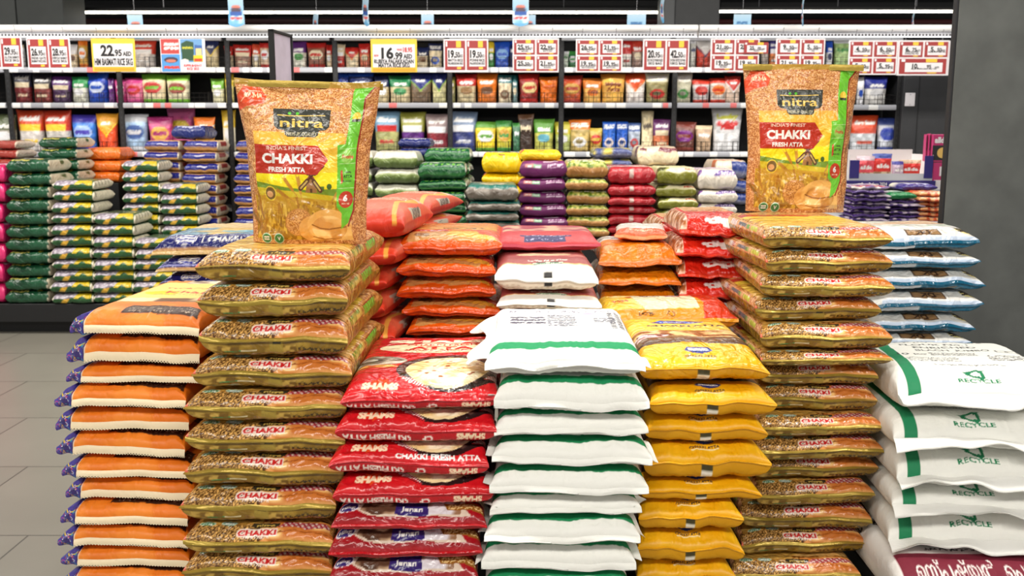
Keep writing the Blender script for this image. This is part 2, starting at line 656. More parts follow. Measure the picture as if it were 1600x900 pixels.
def stack(protos, name, Y, rows, ytop, what, where, cat, group, yaw=0.0, zbase=None, jit=.012, seed=0, topp=None, Ls=1.0, note=None, dY=None):
    """a pile of bags front face at depth Y; rows are (left, right, bottom) of each front edge in the photo, top to bottom.
    Bags are added below the frame until the pile stands on zbase."""
    r = random.Random(seed)
    ztop = at(800, ytop, Y)[2]
    items = []
    zs = [ztop]
    for (xl, xr, yb) in rows:
        z = at(800, yb, Y)[2]
        items.append((at(xl, yb, Y)[0], at(xr, yb, Y)[0], z, zs[-1] - z))
        zs.append(z)
    if zbase is not None:
        t = (zs[1] - zs[-1]) / max(1, len(zs) - 2)
        left = zs[-1] - zbase
        n = max(1, round(left / t)) if left > .02 else 0
        for k in range(n):
            z = zs[-1] - left / n
            items.append((items[-1][0], items[-1][1], z, left / n))
            zs.append(z)
    out = []
    for i, (x0, x1, z, t) in enumerate(items):
        if i == 0 and topp is not None:
            p = topp
        else:
            p = protos[(i * 7 + seed) % len(protos)] if not callable(protos) else protos(i)
        ya = yaw + r.uniform(-1, 1) * jit * 2
        o = place(p, name, ((x0 + x1) / 2, Y + (dY(i) if dY else r.uniform(-1, 1) * jit), z), ya,
                  ((x1 - x0) / (p.W * (1 + p.ear)), Ls, t / p.T), (0, r.uniform(-1, 1) * .007))
        w = what(i) if callable(what) else what
        wh = where(i) if callable(where) else where
        lab = ('%s, topmost of %s' % (w, wh)) if i == 0 else ('%s, %s from the top of %s' % (w, nth(i), wh))
        tag(o, lab, cat, group)
        out.append(o)
    out_z = zs[-1]
    return out, out_z

# ---------------------------------------------------------------- prints
WHITE, INK = C(244, 242, 238), C(30, 24, 24)


def art_wheat_standing():
    """front of the upright flour pack"""
    A = Art(640, 780, C(226, 150, 80), 1.2)
    A.grain(0, 0, 1, 1, C(178, 108, 54), C(234, 178, 114), 190, 5, 1.0)
    A.grain(0, 0, 1, 1, C(206, 128, 66), C(250, 200, 140), 60, 6, 1.0, (vnoise(A.h, A.w, 90, 9) > .55))
    # warm field with rays
    A.grad(.09, .38, .81, .69, C(252, 228, 30), C(240, 168, 66))
    for k in range(9):
        a = .25 + k * .3
        A.poly([(.46, .40), (.46 + math.cos(a) * .8, .40 + math.sin(a) * .66), (.46 + math.cos(a + .12) * .8, .40 + math.sin(a + .12) * .66)], C(252, 214, 96), .28)
    A.grain(0, .69, 1, 1, C(178, 108, 54), C(234, 178, 114), 190, 5)
    A.grain(.81, 0, 1, 1, C(170, 98, 46), C(228, 166, 102), 190, 5)
    A.grain(0, 0, .09, 1, C(178, 108, 54), C(234, 178, 114), 190, 5)
    A.grad(.09, .30, .86, .45, C(246, 222, 20), C(252, 234, 30))
    A.poly([(.09, .385), (.3, .36), (.5, .34), (.82, .355), (.82, .30), (.09, .30)], C(120, 150, 40))
    A.poly([(.09, .35), (.35, .335), (.86, .30), (.86, .26), (.09, .28)], C(214, 190, 40))
    A.rect(.62, .335, .66, .365, C(90, 120, 40))
    A.ell(.70, .365, .02, .018, C(70, 104, 40))
    # wheat field
    A.grad(.06, .03, .86, .305, C(150, 104, 24), C(206, 160, 40), A.pmask([(.06, .03), (.86, .03), (.86, .27), (.6, .285), (.3, .30), (.06, .30)]))
    A.grain(.06, .03, .86, .27, C(160, 112, 26), C(222, 178, 60), 70, 12, .5, vnoise(A.h, A.w, 50, 3) > .45)
    rr = random.Random(4)
    for k in range(26):
        A.wheat(rr.uniform(.08, .5), rr.uniform(.06, .26), rr.uniform(.9, 2.3), rr.uniform(.07, .12), C(*rr.choice([(226, 184, 74), (176, 120, 30), (200, 150, 46), (140, 96, 22)])))
    A.wheat(.40, .33, 2.2, .12, C(196, 136, 40))
    A.wheat(.46, .31, 1.75, .13, C(206, 150, 50))
    A.wheat(.36, .29, 2.6, .11, C(186, 130, 40))
    A.wheat(.72, .27, 1.0, .08, C(196, 146, 50))
    # round grain bowl and flat breads
    A.ell(.44, .14, .115, .085, C(196, 132, 60))
    A.grain(.3, .04, .6, .24, C(176, 112, 46), C(226, 166, 90), 150, 3, 1, ((A.X - .44) / .105) ** 2 + ((A.Y - .14) / .077) ** 2 < 1)
    bread = C(236, 178, 92)
    A.ell(.58, .10, .14, .085, C(226, 164, 80))
    A.ell(.70, .125, .19, .10, bread)
    A.poly([(.52, .03), (.9, .03), (.88, .12), (.7, .1), (.6, .06)], C(240, 186, 104))
    A.grain(.5, .02, .9, .2, C(214, 148, 66), C(250, 206, 132), 16, 8, 1.4, ((A.X - .70) / .15) ** 2 + ((A.Y - .105) / .08) ** 2 < 1)
    A.line([(.55, .125), (.62, .105), (.7, .1), (.84, .115)], .01, C(150, 92, 34))
    A.line([(.56, .05), (.66, .035), (.8, .045)], .008, C(176, 110, 44))
    # windmill
    A.poly([(.50, .325), (.52, .41), (.575, .41), (.60, .325)], C(166, 120, 74))
    A.rect(.54, .325, .56, .35, C(90, 60, 40))
    A.poly([(.512, .405), (.547, .45), (.583, .405)], C(150, 70, 60))
    for a in (.75, 2.3, 3.9, 5.4):
        A.line([(.548, .42), (.548 + .125 * math.cos(a), .42 + .125 * math.sin(a) / A.asp)], .012, C(84, 52, 34))
        A.line([(.548 + .04 * math.cos(a), .42 + .04 * math.sin(a) / A.asp), (.548 + .125 * math.cos(a), .42 + .125 * math.sin(a) / A.asp)], .036, C(96, 62, 40), 1)
        A.line([(.548 + .045 * math.cos(a), .42 + .045 * math.sin(a) / A.asp), (.548 + .12 * math.cos(a), .42 + .12 * math.sin(a) / A.asp)], .014, C(206, 176, 100), 1)
    # red corner
    A.poly([(.0, .89), (.06, .955), (.17, .955), (.215, .90), (.19, .855), (.07, .835), (.0, .8)], C(222, 78, 36))
    A.line([(.03, .86), (.1, .93), (.17, .93)], .006, C(250, 180, 140))
    A.scrib(.06, .88, .18, .93, 1, C(252, 210, 170), 3, .006)
    # dark logo plate
    A.poly([(.26, .83), (.26, .725), (.285, .705), (.335, .70), (.34, .672), (.36, .66), (.57, .66), (.59, .672), (.595, .70), (.645, .705), (.668, .725), (.672, .83)], C(58, 60, 54))
    gold = C(232, 196, 96)
    A.text('nitra', .465, .748, .066, gold, .32, .014)
    A.line([(.29, .792), (.37, .788), (.5, .79), (.63, .794)], .007, gold)
    A.ell(.375, .803, .012, .009, C(90, 190, 60))
    A.ell(.43, .803, .012, .009, C(90, 190, 60))
    A.text('PREMIUM QUALITY', .465, .680, .027, C(216, 206, 170), .23, .0)
    # red arrow panel
    A.poly([(.09, .61), (.60, .61), (.685, .525), (.60, .435), (.09, .435)], C(186, 46, 20))
    A.text("INDIA'S FINEST", .35, .592, .026, C(244, 226, 206), .32, .012)
    A.text('CHAKKI', .355, .530, .068, WHITE, .41, .045)
    A.text('FRESH ATTA', .35, .463, .034, WHITE, .30, .035)
    # green ribbon
    g = C(112, 196, 52)
    A.poly([(.82, .93), (.83, .985), (.985, .985), (.91, .91), (.905, .62), (.855, .6), (.815, .6)], g)
    A.poly([(.755, .62), (.815, .625), (.82, .7), (.915, .7), (.90, .22), (.86, .14), (.80, .10), (.81, .2), (.765, .24)], g)
    A.line([(.985, .985), (.91, .90), (.905, .22), (.86, .12)], .012, C(150, 40, 24))
    A.ell(.865, .79, .03, .03, C(240, 200, 60))
    A.rect(.835, .76, .895, .778, C(60, 60, 44))
    A.ell(.835, .55, .05, .042, C(150, 206, 90))
    A.text('Fresha', .84, .55, .028, C(214, 60, 44), .085, .02)
    A.poly([(.785, .46), (.80, .47), (.81, .395), (.795, .38)], C(206, 70, 40))
    A.text('100%', .845, .455, .014, C(60, 70, 40), .05)
    A.text('ATTA', .845, .43, .022, C(40, 60, 30), .07, .03)
    A.text('0% MAIDA', .84, .40, .012, C(60, 80, 40), .07)
    for y in (.505, .595, .355):
        A.line([(.77, y), (.90, y + .004)], .004, C(190, 226, 150))
    A.ell(.838, .287, .058, .052, C(196, 62, 34))
    A.text('6', .835, .297, .045, WHITE, .035, .05)
    A.text('MONTHS', .838, .262, .012, C(250, 220, 190), .06)
    # round badge, green marks
    A.ell(.205, .315, .052, .046, C(236, 206, 60))
    A.ell(.205, .315, .044, .038, C(120, 92, 40))
    A.ell(.2, .31, .028, .02, C(226, 170, 110))
    for cx in (.15, .26):
        A.ell(cx, .035, .045, .034, C(200, 220, 190))
        A.ell(cx, .035, .038, .028, C(60, 130, 70))
    A.text('V', .26, .035, .03, WHITE, .03, .03)
    A.scrib(.125, .02, .175, .05, 2, WHITE, 8)
    # gold seal across the top
    A.rect(0, .965, 1, 1, C(190, 150, 58))
    return A


def kernels(A, x0, y0, x1, y1, n, seed, bg, rx=.013):
    A.grain(x0, y0, x1, y1, bg, np.asarray(bg) * 1.25, 40, seed)
    r = random.Random(seed)
    for k in range(n):
        a = r.uniform(0, 3.14)
        q = r.uniform(.78, 1.06)
        x, y = r.uniform(x0 + .01, x1 - .01), r.uniform(y0, y1)
        A.ell(x, y, rx * 1.15, rx * .56, np.asarray(bg) * .8, 1, a)
        A.ell(x, y, rx, rx * .36, C(232 * q, 178 * q, 98 * q), 1, a)


def art_wheat_lying():
    A = Art(460, 660, C(214, 154, 82), 1.42)
    A.grain(0, 0, 1, 1, C(176, 116, 56), C(232, 180, 108), 90, 5)
    # upper front seen on the topmost bag: yellow field, wheat, breads
    A.grad(.10, .125, .9, .62, C(226, 176, 84), C(244, 216, 70))
    rr = random.Random(5)
    for k in range(60):
        A.wheat(rr.uniform(.1, .9), rr.uniform(.15, .5), rr.uniform(-.4, .5) if k % 2 else rr.uniform(2.6, 3.6), rr.uniform(.08, .16), C(*rr.choice([(240, 206, 110), (190, 130, 40), (206, 160, 60), (236, 190, 96)])))
    A.poly([(.1, .70), (.62, .70), (.7, .66), (.62, .6), (.1, .6)], C(196, 60, 40))
    A.poly([(.5, .12), (.62, .2), (.8, .23), (.92, .2), (.95, .12)], C(240, 190, 110))
    # end panel that curves over the front of the bag
    A.grain(.05, .0, .95, .125, C(150, 92, 34), C(222, 164, 88), 60, 15, .9)
    kernels(A, .05, .0, .50, .088, 470, 16, C(96, 58, 24), .0145)
    A.grad(.08, .084, .5, .125, C(176, 124, 52), C(216, 176, 90))
    for k in range(7):
        A.wheat(.12 + k * .055, .094, .2 + k * .3, .05, C(206, 160, 70))
    for cx, cy in ((.17, .090), (.30, .094)):
        A.ell(cx, cy, .05, .013, C(206, 222, 196))
        A.ell(cx, cy, .042, .010, C(66, 128, 84) if cx < .2 else C(150, 190, 170))
        A.scrib(cx - .03, cy - .006, cx + .03, cy + .006, 2, WHITE, int(cx * 100))
    # warm breads and red check cloth
    A.poly([(.50, .0), (.56, .04), (.55, .08), (.60, .11), (.97, .11), (.97, 0)], C(236, 160, 84))
    A.grain(.5, .0, .97, .105, C(206, 118, 50), C(250, 200, 126), 12, 8, 1.6, (A.X > .55))
    A.line([(.5, .01), (.56, .04), (.62, .046)], .008, C(110, 56, 24))
    A.line([(.6, .04), (.7, .052), (.84, .045), (.95, .028)], .007, C(160, 80, 32))
    pts = [(.60, .070), (.64, .098), (.90, .100), (.93, .076), (.78, .062), (.7, .070)]
    A.poly(pts, C(226, 206, 196))
    chk = A.pmask(pts)
    A.put(chk & ((np.floor((A.X + A.Y) * 60) % 2) == 0), C(150, 30, 50))
    A.put(chk & ((np.floor((A.X - A.Y * 2) * 40) % 2) == 0), C(176, 70, 80), .7)
    # dark maker's plate
    A.poly([(.445, .094), (.445, .074), (.47, .067), (.58, .067), (.605, .074), (.61, .094)], C(52, 46, 34))
    A.text('nitra', .527, .080, .022, C(206, 172, 84), .11, .02)
    # CHAKKI with white edge
    for dx in (-.007, 0, .007):
        for dy in (-.004, 0, .004):
            A.text('CHAKKI', .48 + dx, .043 + dy, .038, C(252, 232, 220), .225, .06)
    A.text('CHAKKI', .48, .043, .038, C(206, 34, 36), .225, .05)
    A.text('FRESH ATTA', .48, .019, .015, C(250, 226, 210), .15, .03)
    A.poly([(0, 0), (.07, 0), (.06, .03), (.04, .055), (0, .07)], C(226, 110, 84))
    A.line([(.02, .035), (.05, .045)], .008, C(250, 190, 160))
    # side gussets
    A.grain(.92, .05, 1, 1, C(170, 112, 46), C(222, 170, 92), 90, 19)
    A.rect(.925, .2, .985, .46, C(196, 178, 76))
    A.grain(.925, .2, .985, .46, C(120, 150, 50), C(216, 186, 90), 30, 3, 1.6)
    A.rect(.93, .50, 1, .80, C(150, 50, 34))
    A.rect(.94, .52, 1, .78, C(108, 186, 60))
    A.grain(0, .1, .075, 1, C(214, 150, 100), C(244, 196, 146), 90, 20)
    A.rect(.012, .2, .06, .32, C(206, 214, 90))
    A.rect(.01, .35, .06, .40, C(120, 170, 90))
    A.rect(.02, .42, .06, .56, C(110, 120, 124))
    A.rect(.01, .6, .06, .72, C(206, 60, 50))
    A.scrib(.01, .6, .06, .72, 4, WHITE, 5)
    A.rect(0, .74, .07, .95, C(236, 190, 130))
    return A


def art_wheat_back():
    A = Art(460, 660, C(150, 118, 36), 1.42)
    A.grain(0, 0, 1, 1, C(134, 102, 28), C(170, 136, 50), 26, 3)
    A.grain(.1, .03, .9, .11, C(120, 88, 26), C(196, 160, 74), 40, 4, 1.3, vnoise(A.h, A.w, 12, 8) > .5)
    A.rect(.47, 0, .55, 1, C(164, 138, 54))
    A.rect(.49, 0.0, .54, .02, C(34, 30, 24))
    A.line([(.2, .052), (.3, .046)], .006, C(60, 140, 80))
    A.line([(.3, .046), (.39, .046)], .007, C(226, 214, 170))
    A.scrib(.64, .04, .92, .062, 1, C(48, 38, 18), 4, .008)
    for x in (.66, .76, .84, .91):
        A.ell(x, .05, .018, .011, C(60, 46, 20))
        A.ell(x, .05, .01, .006, C(150, 118, 40))
    
    return A


def art_orange():
    """orange sack with a doodle-patterned end"""
    o = C(238, 128, 30)
    A = Art(430, 620, o, 1.44)
    A.grain(0, 0, 1, 1, C(232, 120, 24), C(244, 138, 40), 8, 3)
    A.rect(.14, .26, 1, .34, C(150, 110, 66))
    A.grain(.14, .26, 1, .36, C(120, 78, 40), C(250, 226, 180), 8, 4, .6)
    A.rect(.14, .36, 1, .80, C(250, 214, 120))
    A.ell(.34, .5, .14, .05, C(246, 206, 20))
    A.text('Khakki', .62, .52, .075, C(196, 60, 40), .5, .02)
    A.text('Atta', .86, .53, .075, C(196, 60, 40), .22, .02)
    A.scrib(.3, .45, .9, .47, 1, C(170, 90, 50), 4)
    A.scrib(.3, .60, .9, .66, 1, C(196, 60, 40), 6, .012)
    A.rect(.35, .78, 1, .9, C(196, 180, 150))
    A.grain(.35, .78, 1, .9, C(120, 90, 70), C(236, 220, 190), 14, 6)
    A.rect(.3, .9, 1, 1, C(36, 56, 150))
    A.text('CHAKKI ATTA', .66, .93, .04, WHITE, .5, .03)
    # brown panel of small script
    A.poly([(.34, .07), (.93, .06), (.91, .155), (.36, .17)], C(58, 32, 20))
    A.scrib(.37, .075, .90, .155, 3, C(206, 186, 160), 9, .004)
    # doodle pattern on the outer end
    rr = random.Random(2)
    mk = (A.X < .115)
    A.rect(0, 0, .115, 1, C(60, 46, 110))
    for k in range(420):
        x, y = rr.uniform(0, .112), rr.uniform(0, 1)
        c = C(*rr.choice([(236, 210, 60), (206, 60, 120), (70, 170, 190), (244, 240, 236), (196, 60, 60), (40, 40, 120), (120, 90, 170), (30, 30, 90)]))
        if k % 3:
            a = rr.uniform(0, 3.1)
            ln = rr.uniform(.012, .03)
            A.line([(x, y), (min(.112, x + ln * math.cos(a)), y + ln * math.sin(a) / 1.44)], rr.uniform(.007, .012), c)
        else:
            A.ell(min(x, .104), y, .010, .007, c)
            A.ell(min(x, .104), y, .005, .0035, C(50, 40, 110))
    A.line([(.118, 0), (.118, 1)], .006, C(250, 230, 200))
    return A


def art_tab():
    A = Art(90, 90, C(72, 62, 150), 1)
    r = random.Random(12)
    for k in range(60):
        x, y, a, ln = r.random(), r.random(), r.choice((0, 1.57, .8)), r.uniform(.06, .18)
        A.line([(x, y), (x + ln * math.cos(a), y + ln * math.sin(a))], r.uniform(.03, .06), C(*r.choice([(206, 60, 130), (70, 160, 190), (206, 70, 60), (236, 206, 60), (120, 80, 180), (40, 34, 96), (90, 70, 160)])))
    for x, y, q in ((.2, .3, .12), (.25, .7, .09), (.6, .5, .07)):
        A.ell(x, y, q, q, C(244, 236, 240)); A.ell(x, y, q * .7, q * .7, C(70, 50, 130)); A.ell(x, y, q * .3, q * .3, C(226, 120, 120))
    A.line([(.42, .95), (.36, .7), (.5, .55), (.42, .2)], .07, C(240, 210, 60))
    return A


def art_orange_back():
    A = Art(200, 200, C(232, 120, 30), 1.44)
    A.rect(0, 0, .115, 1, C(60, 46, 110))
    rr = random.Random(6)
    for k in range(160):
        x, y = rr.uniform(0, .10), rr.uniform(0, 1)
        A.line([(x, y), (min(.11, x + .02), y + rr.uniform(-.015, .015))], .01, C(*rr.choice([(236, 210, 60), (206, 60, 120), (70, 170, 190), (150, 60, 150)])))
    return A


def art_shams(named=True):
    red = C(214, 26, 34)
    A = Art(520, 740, red, 1.42)
    A.grain(0, 0, 1, 1, C(204, 20, 30), C(222, 34, 40), 7, 3)
    A.text('SHAMS', .57, .845, .09, C(250, 232, 200), .72, .07)
    A.ell(.57, .69, .40, .11, C(250, 232, 190))
    A.text('CHAKKI FRESH', .57, .765, .05, C(206, 40, 30), .46, .035)
    A.text('ATTA', .57, .695, .085, C(206, 36, 30), .42, .06)
    A.scrib(.34, .622, .80, .662, 1, C(190, 40, 30), 4, .014)
    A.scrib(.38, .598, .76, .614, 1, C(190, 60, 40), 5)
    # old-mill picture
    A.ell(.19, .42, .19, .09, C(176, 168, 150))
    A.grain(0, .32, .37, .52, C(110, 100, 84), C(226, 216, 196), 15, 5, 1, ((A.X - .19) / .18) ** 2 + ((A.Y - .42) / .082) ** 2 < 1)
    A.ell(.15, .43, .08, .036, C(66, 60, 54))
    A.ell(.15, .435, .05, .022, C(206, 196, 180))
    for x in (.10, .26):
        A.ell(x, .31, .09, .035, C(206, 96, 40))
        A.ell(x, .315, .06, .02, C(240, 180, 90))
    # flat bread on a dark griddle with check cloth
    A.ell(.66, .26, .325, .225, C(40, 26, 26))
    A.grain(.3, .05, 1, .55, C(20, 14, 16), C(90, 60, 50), 30, 7, 1, ((A.X - .66) / .32) ** 2 + ((A.Y - .29) / .23) ** 2 < 1)
    for k in range(9):
        A.line([(.36 + k * .01, .16 - k * .008), (.46 + k * .01, .12 - k * .008)], .012, C(240, 236, 230) if k % 2 else C(180, 30, 40))
        A.line([(.86 + k * .008, .12 + k * .01), (.96, .16 + k * .01)], .012, C(240, 236, 230) if k % 2 else C(180, 30, 40))
    A.ell(.64, .262, .25, .205, C(246, 222, 170))
    A.grain(.38, .08, .9, .52, C(240, 206, 140), C(254, 240, 206), 9, 8, 1, ((A.X - .64) / .245) ** 2 + ((A.Y - .262) / .20) ** 2 < 1)
    rr = random.Random(3)
    for k in range(30):
        a, d = rr.uniform(0, 6.3), rr.uniform(0, .95)
        A.ell(.64 + .22 * d * math.cos(a), .30 + .19 * d * math.sin(a), rr.uniform(.008, .018), rr.uniform(.004, .009), C(170, 96, 50))
    A.poly([(.60, .31), (.61, .30), (.76, .18), (.75, .17)], C(226, 190, 130))
    A.rect(.40, 0, 1, .038, red)
    A.a = A.a[np.clip((np.arange(A.h) * 1.13).astype(int), 0, A.h - 1)]
    # lower end: maker and name
    A.poly([(.27 + .05 * math.cos(a * .35) * (1 + .5 * (a % 2)), .078 + .03 * math.sin(a * .35) * (1 + .5 * (a % 2))) for a in range(18)], C(226, 70, 30))
    A.text('SHAMS', .27, .068, .048, C(252, 226, 190), .205, .06)
    if named:
      A.text('CHAKKI FRESH ATTA', .66, .030, .036, C(250, 244, 240), .48, .045)
    return A


def art_shams_back():
    A = Art(520, 740, C(190, 16, 28), 1.42)
    A.text('CHAKKI FRESH ATTA', .34, .040, .040, C(246, 226, 214), .50, .045, fx=-1)
    A.text('SHAMS', .80, .035, .042, C(246, 216, 180), .16, .06, fx=-1)
    A.text('SHAMS', .16, .3, .08, C(246, 216, 180), .2, .05, fx=-1)
    A.rect(.47, 0, .53, 1, C(176, 12, 24))
    A.rect(.44, .12, .56, .14, C(230, 226, 220))
    return A


def art_jenan():
    A = Art(480, 680, C(176, 24, 34), 1.42)
    A.grad(.0, .02, 1, .16, C(150, 14, 26), C(186, 30, 36))
    A.poly([(.22, .2), (.18, .10), (.26, .055), (.42, .05), (.60, .055), (.86, .05), (.82, .12), (.84, .2)], C(226, 206, 186))
    A.grain(.2, .06, .5, .2, C(90, 60, 44), C(240, 206, 166), 14, 5, 1.5, A.pmask([(.24, .2), (.2, .10), (.28, .065), (.45, .06), (.46, .2)]))
    A.grain(.58, .06, .84, .2, C(150, 110, 80), C(226, 220, 226), 10, 6, 1.5, A.pmask([(.60, .2), (.6, .06), (.8, .07), (.80, .2)]))
    A.poly([(.42, .2), (.41, .07), (.44, .055), (.59, .055), (.61, .07), (.60, .2)], C(52, 38, 110))
    A.text('Jenan', .51, .105, .045, WHITE, .13, .02)
    A.poly([(.70, .14), (.72, .095), (.96, .09), (.94, .15)], C(150, 96, 36))
    A.scrib(.73, .10, .94, .14, 2, C(240, 206, 140), 3)
    A.ell(.13, .125, .065, .042, C(240, 236, 240))
    A.ell(.13, .125, .056, .036, C(50, 40, 110))
    A.text('10kg', .13, .12, .035, WHITE, .08, .03)
    A.grain(0, .2, 1, 1, C(150, 20, 30), C(220, 190, 160), 6, 9)
    A.a = A.a[np.clip((np.arange(A.h) * 1.35).astype(int), 0, A.h - 1)]
    return A


def art_plain(c, w=120, h=160, dv=.05, seed=1, c2=None):
    A = Art(w, h, c, 1.4)
    c = np.asarray(c)
    A.grain(0, 0, 1, 1, c * (1 - dv), np.minimum(1, c * (1 + dv)), 8, seed)
    return A


def art_greenstripe():
    A = Art(460, 640, C(240, 240, 234), 1.4)
    # woven sack: a green band across and faint print further back
    g = C(24, 136, 84)
    A.poly([(0, .080), (1, .080), (1, .134), (.5, .130), (0, .134)], g)
    A.line([(.0, .30), (.35, .33)], .006, C(120, 190, 160))
    A.scrib(.18, .45, .40, .62, 3, C(84, 80, 96), 3)
    A.scrib(.16, .70, .9, .78, 1, C(90, 84, 110), 4, .01)
    A.scrib(.42, .4, .6, .66, 7, C(96, 96, 110), 5)
    A.scrib(.72, .48, .86, .58, 3, C(90, 90, 104), 6)
    A.poly([(.64, .69), (.70, .72), (.76, .69), (.70, .66)], C(150, 110, 150), .6)
    for x in (.82, .87, .92):
        A.scrib(x, .36, x + .03, .72, 14, C(96, 96, 104), int(x * 100))
    return A


def art_uae():
    A = Art(560, 760, C(240, 240, 234), 1.35)
    g = C(30, 128, 84)
    A.poly([(.12, 0), (.19, 0), (.19, 1), (.12, 1)], g)
    ink = C(56, 60, 58)
    A.text('RECYCLE', .50, .078, .038, g, .22, .02)
    for k in range(3):
        a = PI / 2 + k * 2 * PI / 3
        b = a + 2 * PI / 3
        cx, cy, r = .50, .132, .05
        p = lambda t, q: (cx + math.cos(t) * q, cy + math.sin(t) * q / A.asp)
        A.line([p(a - .35, r), p(b - .75, r)], .018, g)
        A.poly([p(b - .25, r), p(b - .8, r * 1.55), p(b - .8, r * .45)], g)
    A.text('FLOUR No.1', .46, .67, .042, ink, .40, .02)
    A.text('ENRICHED', .50, .60, .05, ink, .36, .02)
    A.text('BLACH  JUMBO', .52, .53, .042, ink, .42, .02)
    A.text('10 kg', .26, .44, .045, ink, .17, .02)
    A.scrib(.3, .74, .8, .8, 1, ink, 2, .012)
    A.scrib(.3, .84, .9, .88, 1, ink, 3, .008)
    A.scrib(.36, .40, .62, .47, 3, C(110, 112, 110), 4)
    A.scrib(.2, .28, .48, .36, 4, C(120, 120, 118), 5)
    A.scrib(.66, .3, .98, .42, 4, C(110, 110, 110), 6)
    A.line([(.76, .49), (.88, .49), (.88, .53), (.76, .53), (.76, .49)], .008, ink)
    A.text('5', .82, .51, .03, ink, .025)
    A.scrib(.30, .22, .7, .24, 1, C(120, 120, 118), 8)
    return A


def art_yellow():
    y = C(240, 178, 10)
    A = Art(500, 700, y, 1.4)
    A.grain(0, 0, 1, 1, C(236, 172, 6), C(244, 186, 20), 7, 2)
    # picture band and title on the upper half
    A.grad(.04, .26, .96, .6, C(60, 40, 34), C(226, 180, 110), A.pmask([(0, .30), (.15, .26), (.5, .30), (.85, .23), (1, .28), (1, .6), (0, .6)]))
    A.grain(0, .40, 1, .66, C(150, 90, 40), C(246, 206, 140), 12, 5, 1.2, A.pmask([(.03, .40), (.4, .46), (.7, .38), (.97, .42), (.97, .62), (.03, .60)]))
    A.grain(.08, .38, .4, .5, C(110, 50, 30), C(220, 190, 196), 22, 6, 1.4, A.pmask([(.05, .38), (.3, .42), (.4, .5), (.1, .5)]))
    A.poly([(.42, .285), (.7, .30), (.72, .33), (.48, .33)], C(120, 80, 44))
    A.scrib(.06, .43, .18, .47, 2, WHITE, 6)
    A.grad(0, .62, 1, .85, C(240, 200, 90), C(246, 212, 70))
    A.text('CHAKKI ATTA', .54, .755, .06, C(60, 40, 60), .62, .05)
    A.scrib(.36, .69, .66, .705, 1, C(90, 60, 40), 2)
    A.poly([(.28, .85), (.34, .82), (.62, .83), (.72, .87), (.62, .91), (.36, .91)], C(40, 70, 160))
    A.scrib(.36, .85, .64, .88, 1, WHITE, 7, .012)
    A.a = A.a[np.clip((np.arange(A.h) * 1.3).astype(int), 0, A.h - 1)]
    # blue shield on the lower end
    A.poly([(.42, .165), (.40, .135), (.43, .115), (.50, .10), (.57, .115), (.60, .135), (.58, .165)], C(28, 50, 130))
    A.scrib(.43, .128, .57, .152, 2, WHITE, 5, .009)
    A.text('CHAKKI ATTA', .50, .080, .022, C(60, 50, 60), .22, .03)
    A.rect(.40, .062, .60, .068, C(250, 236, 190))
    return A


def art_yellow_back():
    A = Art(240, 340, C(216, 154, 6), 1.4)
    A.grain(0, 0, 1, 1, C(208, 146, 2), C(222, 160, 14), 7, 2)
    A.rect(.465, 0, .545, 1, C(244, 236, 220))
    A.rect(.465, 0, .545, .03, C(66, 60, 30))
    return A


def art_dk():
    A = Art(360, 420, C(240, 238, 232), 1.0)
    A.grain(0, 0, 1, 1, C(234, 232, 226), C(246, 244, 240), 9, 3)
    A.rect(.50, .06, .74, .155, C(80, 56, 40))
    A.rect(.51, .067, .73, .148, C(160, 124, 84))
    A.text('DK', .62, .105, .055, C(66, 44, 32), .11, .04, fx=-1)
    A.ell(.62, .06, .012, .012, WHITE)
    A.ell(.92, .14, .06, .06, C(244, 226, 150))
    A.ell(.91, .15, .03, .03, C(90, 70, 50))
    A.scrib(.87, .1, .97, .2, 3, C(60, 50, 40), 3)
    A.rect(.3, .0, 1, .035, C(196, 210, 230))
    A.grain(0, .4, 1, 1, C(236, 200, 160), C(240, 238, 220), 5, 4)
    A.rect(0, .3, 1, .33, C(150, 190, 130))
    return A


def art_dk_back():
    A = Art(240, 240, C(30, 106, 138), 1.0)
    A.rect(0, 0, .55, .09, C(222, 226, 232))
    A.rect(.14, .08, .4, .12, C(150, 120, 84))
    A.rect(.6, .07, .8, .11, C(150, 120, 84))
    return A


def art_orangered():
    A = Art(380, 540, C(240, 92, 20), 1.4)
    A.grad(0, 0, 1, .3, C(242, 96, 16), C(246, 136, 36))
    A.poly([(.12, .04), (.2, .03), (.34, .07), (.8, .03), (.84, .12), (.5, .24), (.12, .22)], C(216, 160, 92))
    A.poly([(.45, .12), (.9, .05), (.86, .2), (.5, .3)], C(246, 190, 70))
    A.poly([(.75, .15), (1, .05), (1, .5), (.7, .4)], C(238, 100, 70))
    A.ell(.24, .13, .07, .04, C(150, 110, 60))
    A.scrib(.12, .23, .45, .34, 1, C(206, 20, 30), 4, .03)
    A.scrib(.2, .26, .42, .31, 1, WHITE, 5, .012)
    A.grad(.1, .35, .9, .9, C(236, 180, 90), C(226, 120, 60))
    A.scrib(.4, .4, .8, .46, 1, C(120, 40, 30), 6, .014)
    return A


def art_pink():
    A = Art(380, 540, C(212, 66, 72), 1.4)
    A.grain(0, 0, 1, 1, C(204, 58, 64), C(220, 76, 82), 7, 2)
    A.rect(.30, .03, .66, .135, C(34, 20, 92))
    A.rect(.26, .135, .72, .175, C(40, 26, 92))
    A.scrib(.32, .05, .64, .12, 1, C(200, 196, 230), 7, .004)
    A.scrib(.28, .142, .7, .168, 1, C(220, 220, 240), 8, .006)
    A.rect(.1, .36, .9, .7, C(196, 150, 120))
    A.grain(.1, .36, .9, .7, C(170, 60, 80), C(216, 180, 150), 9, 4)
    return A


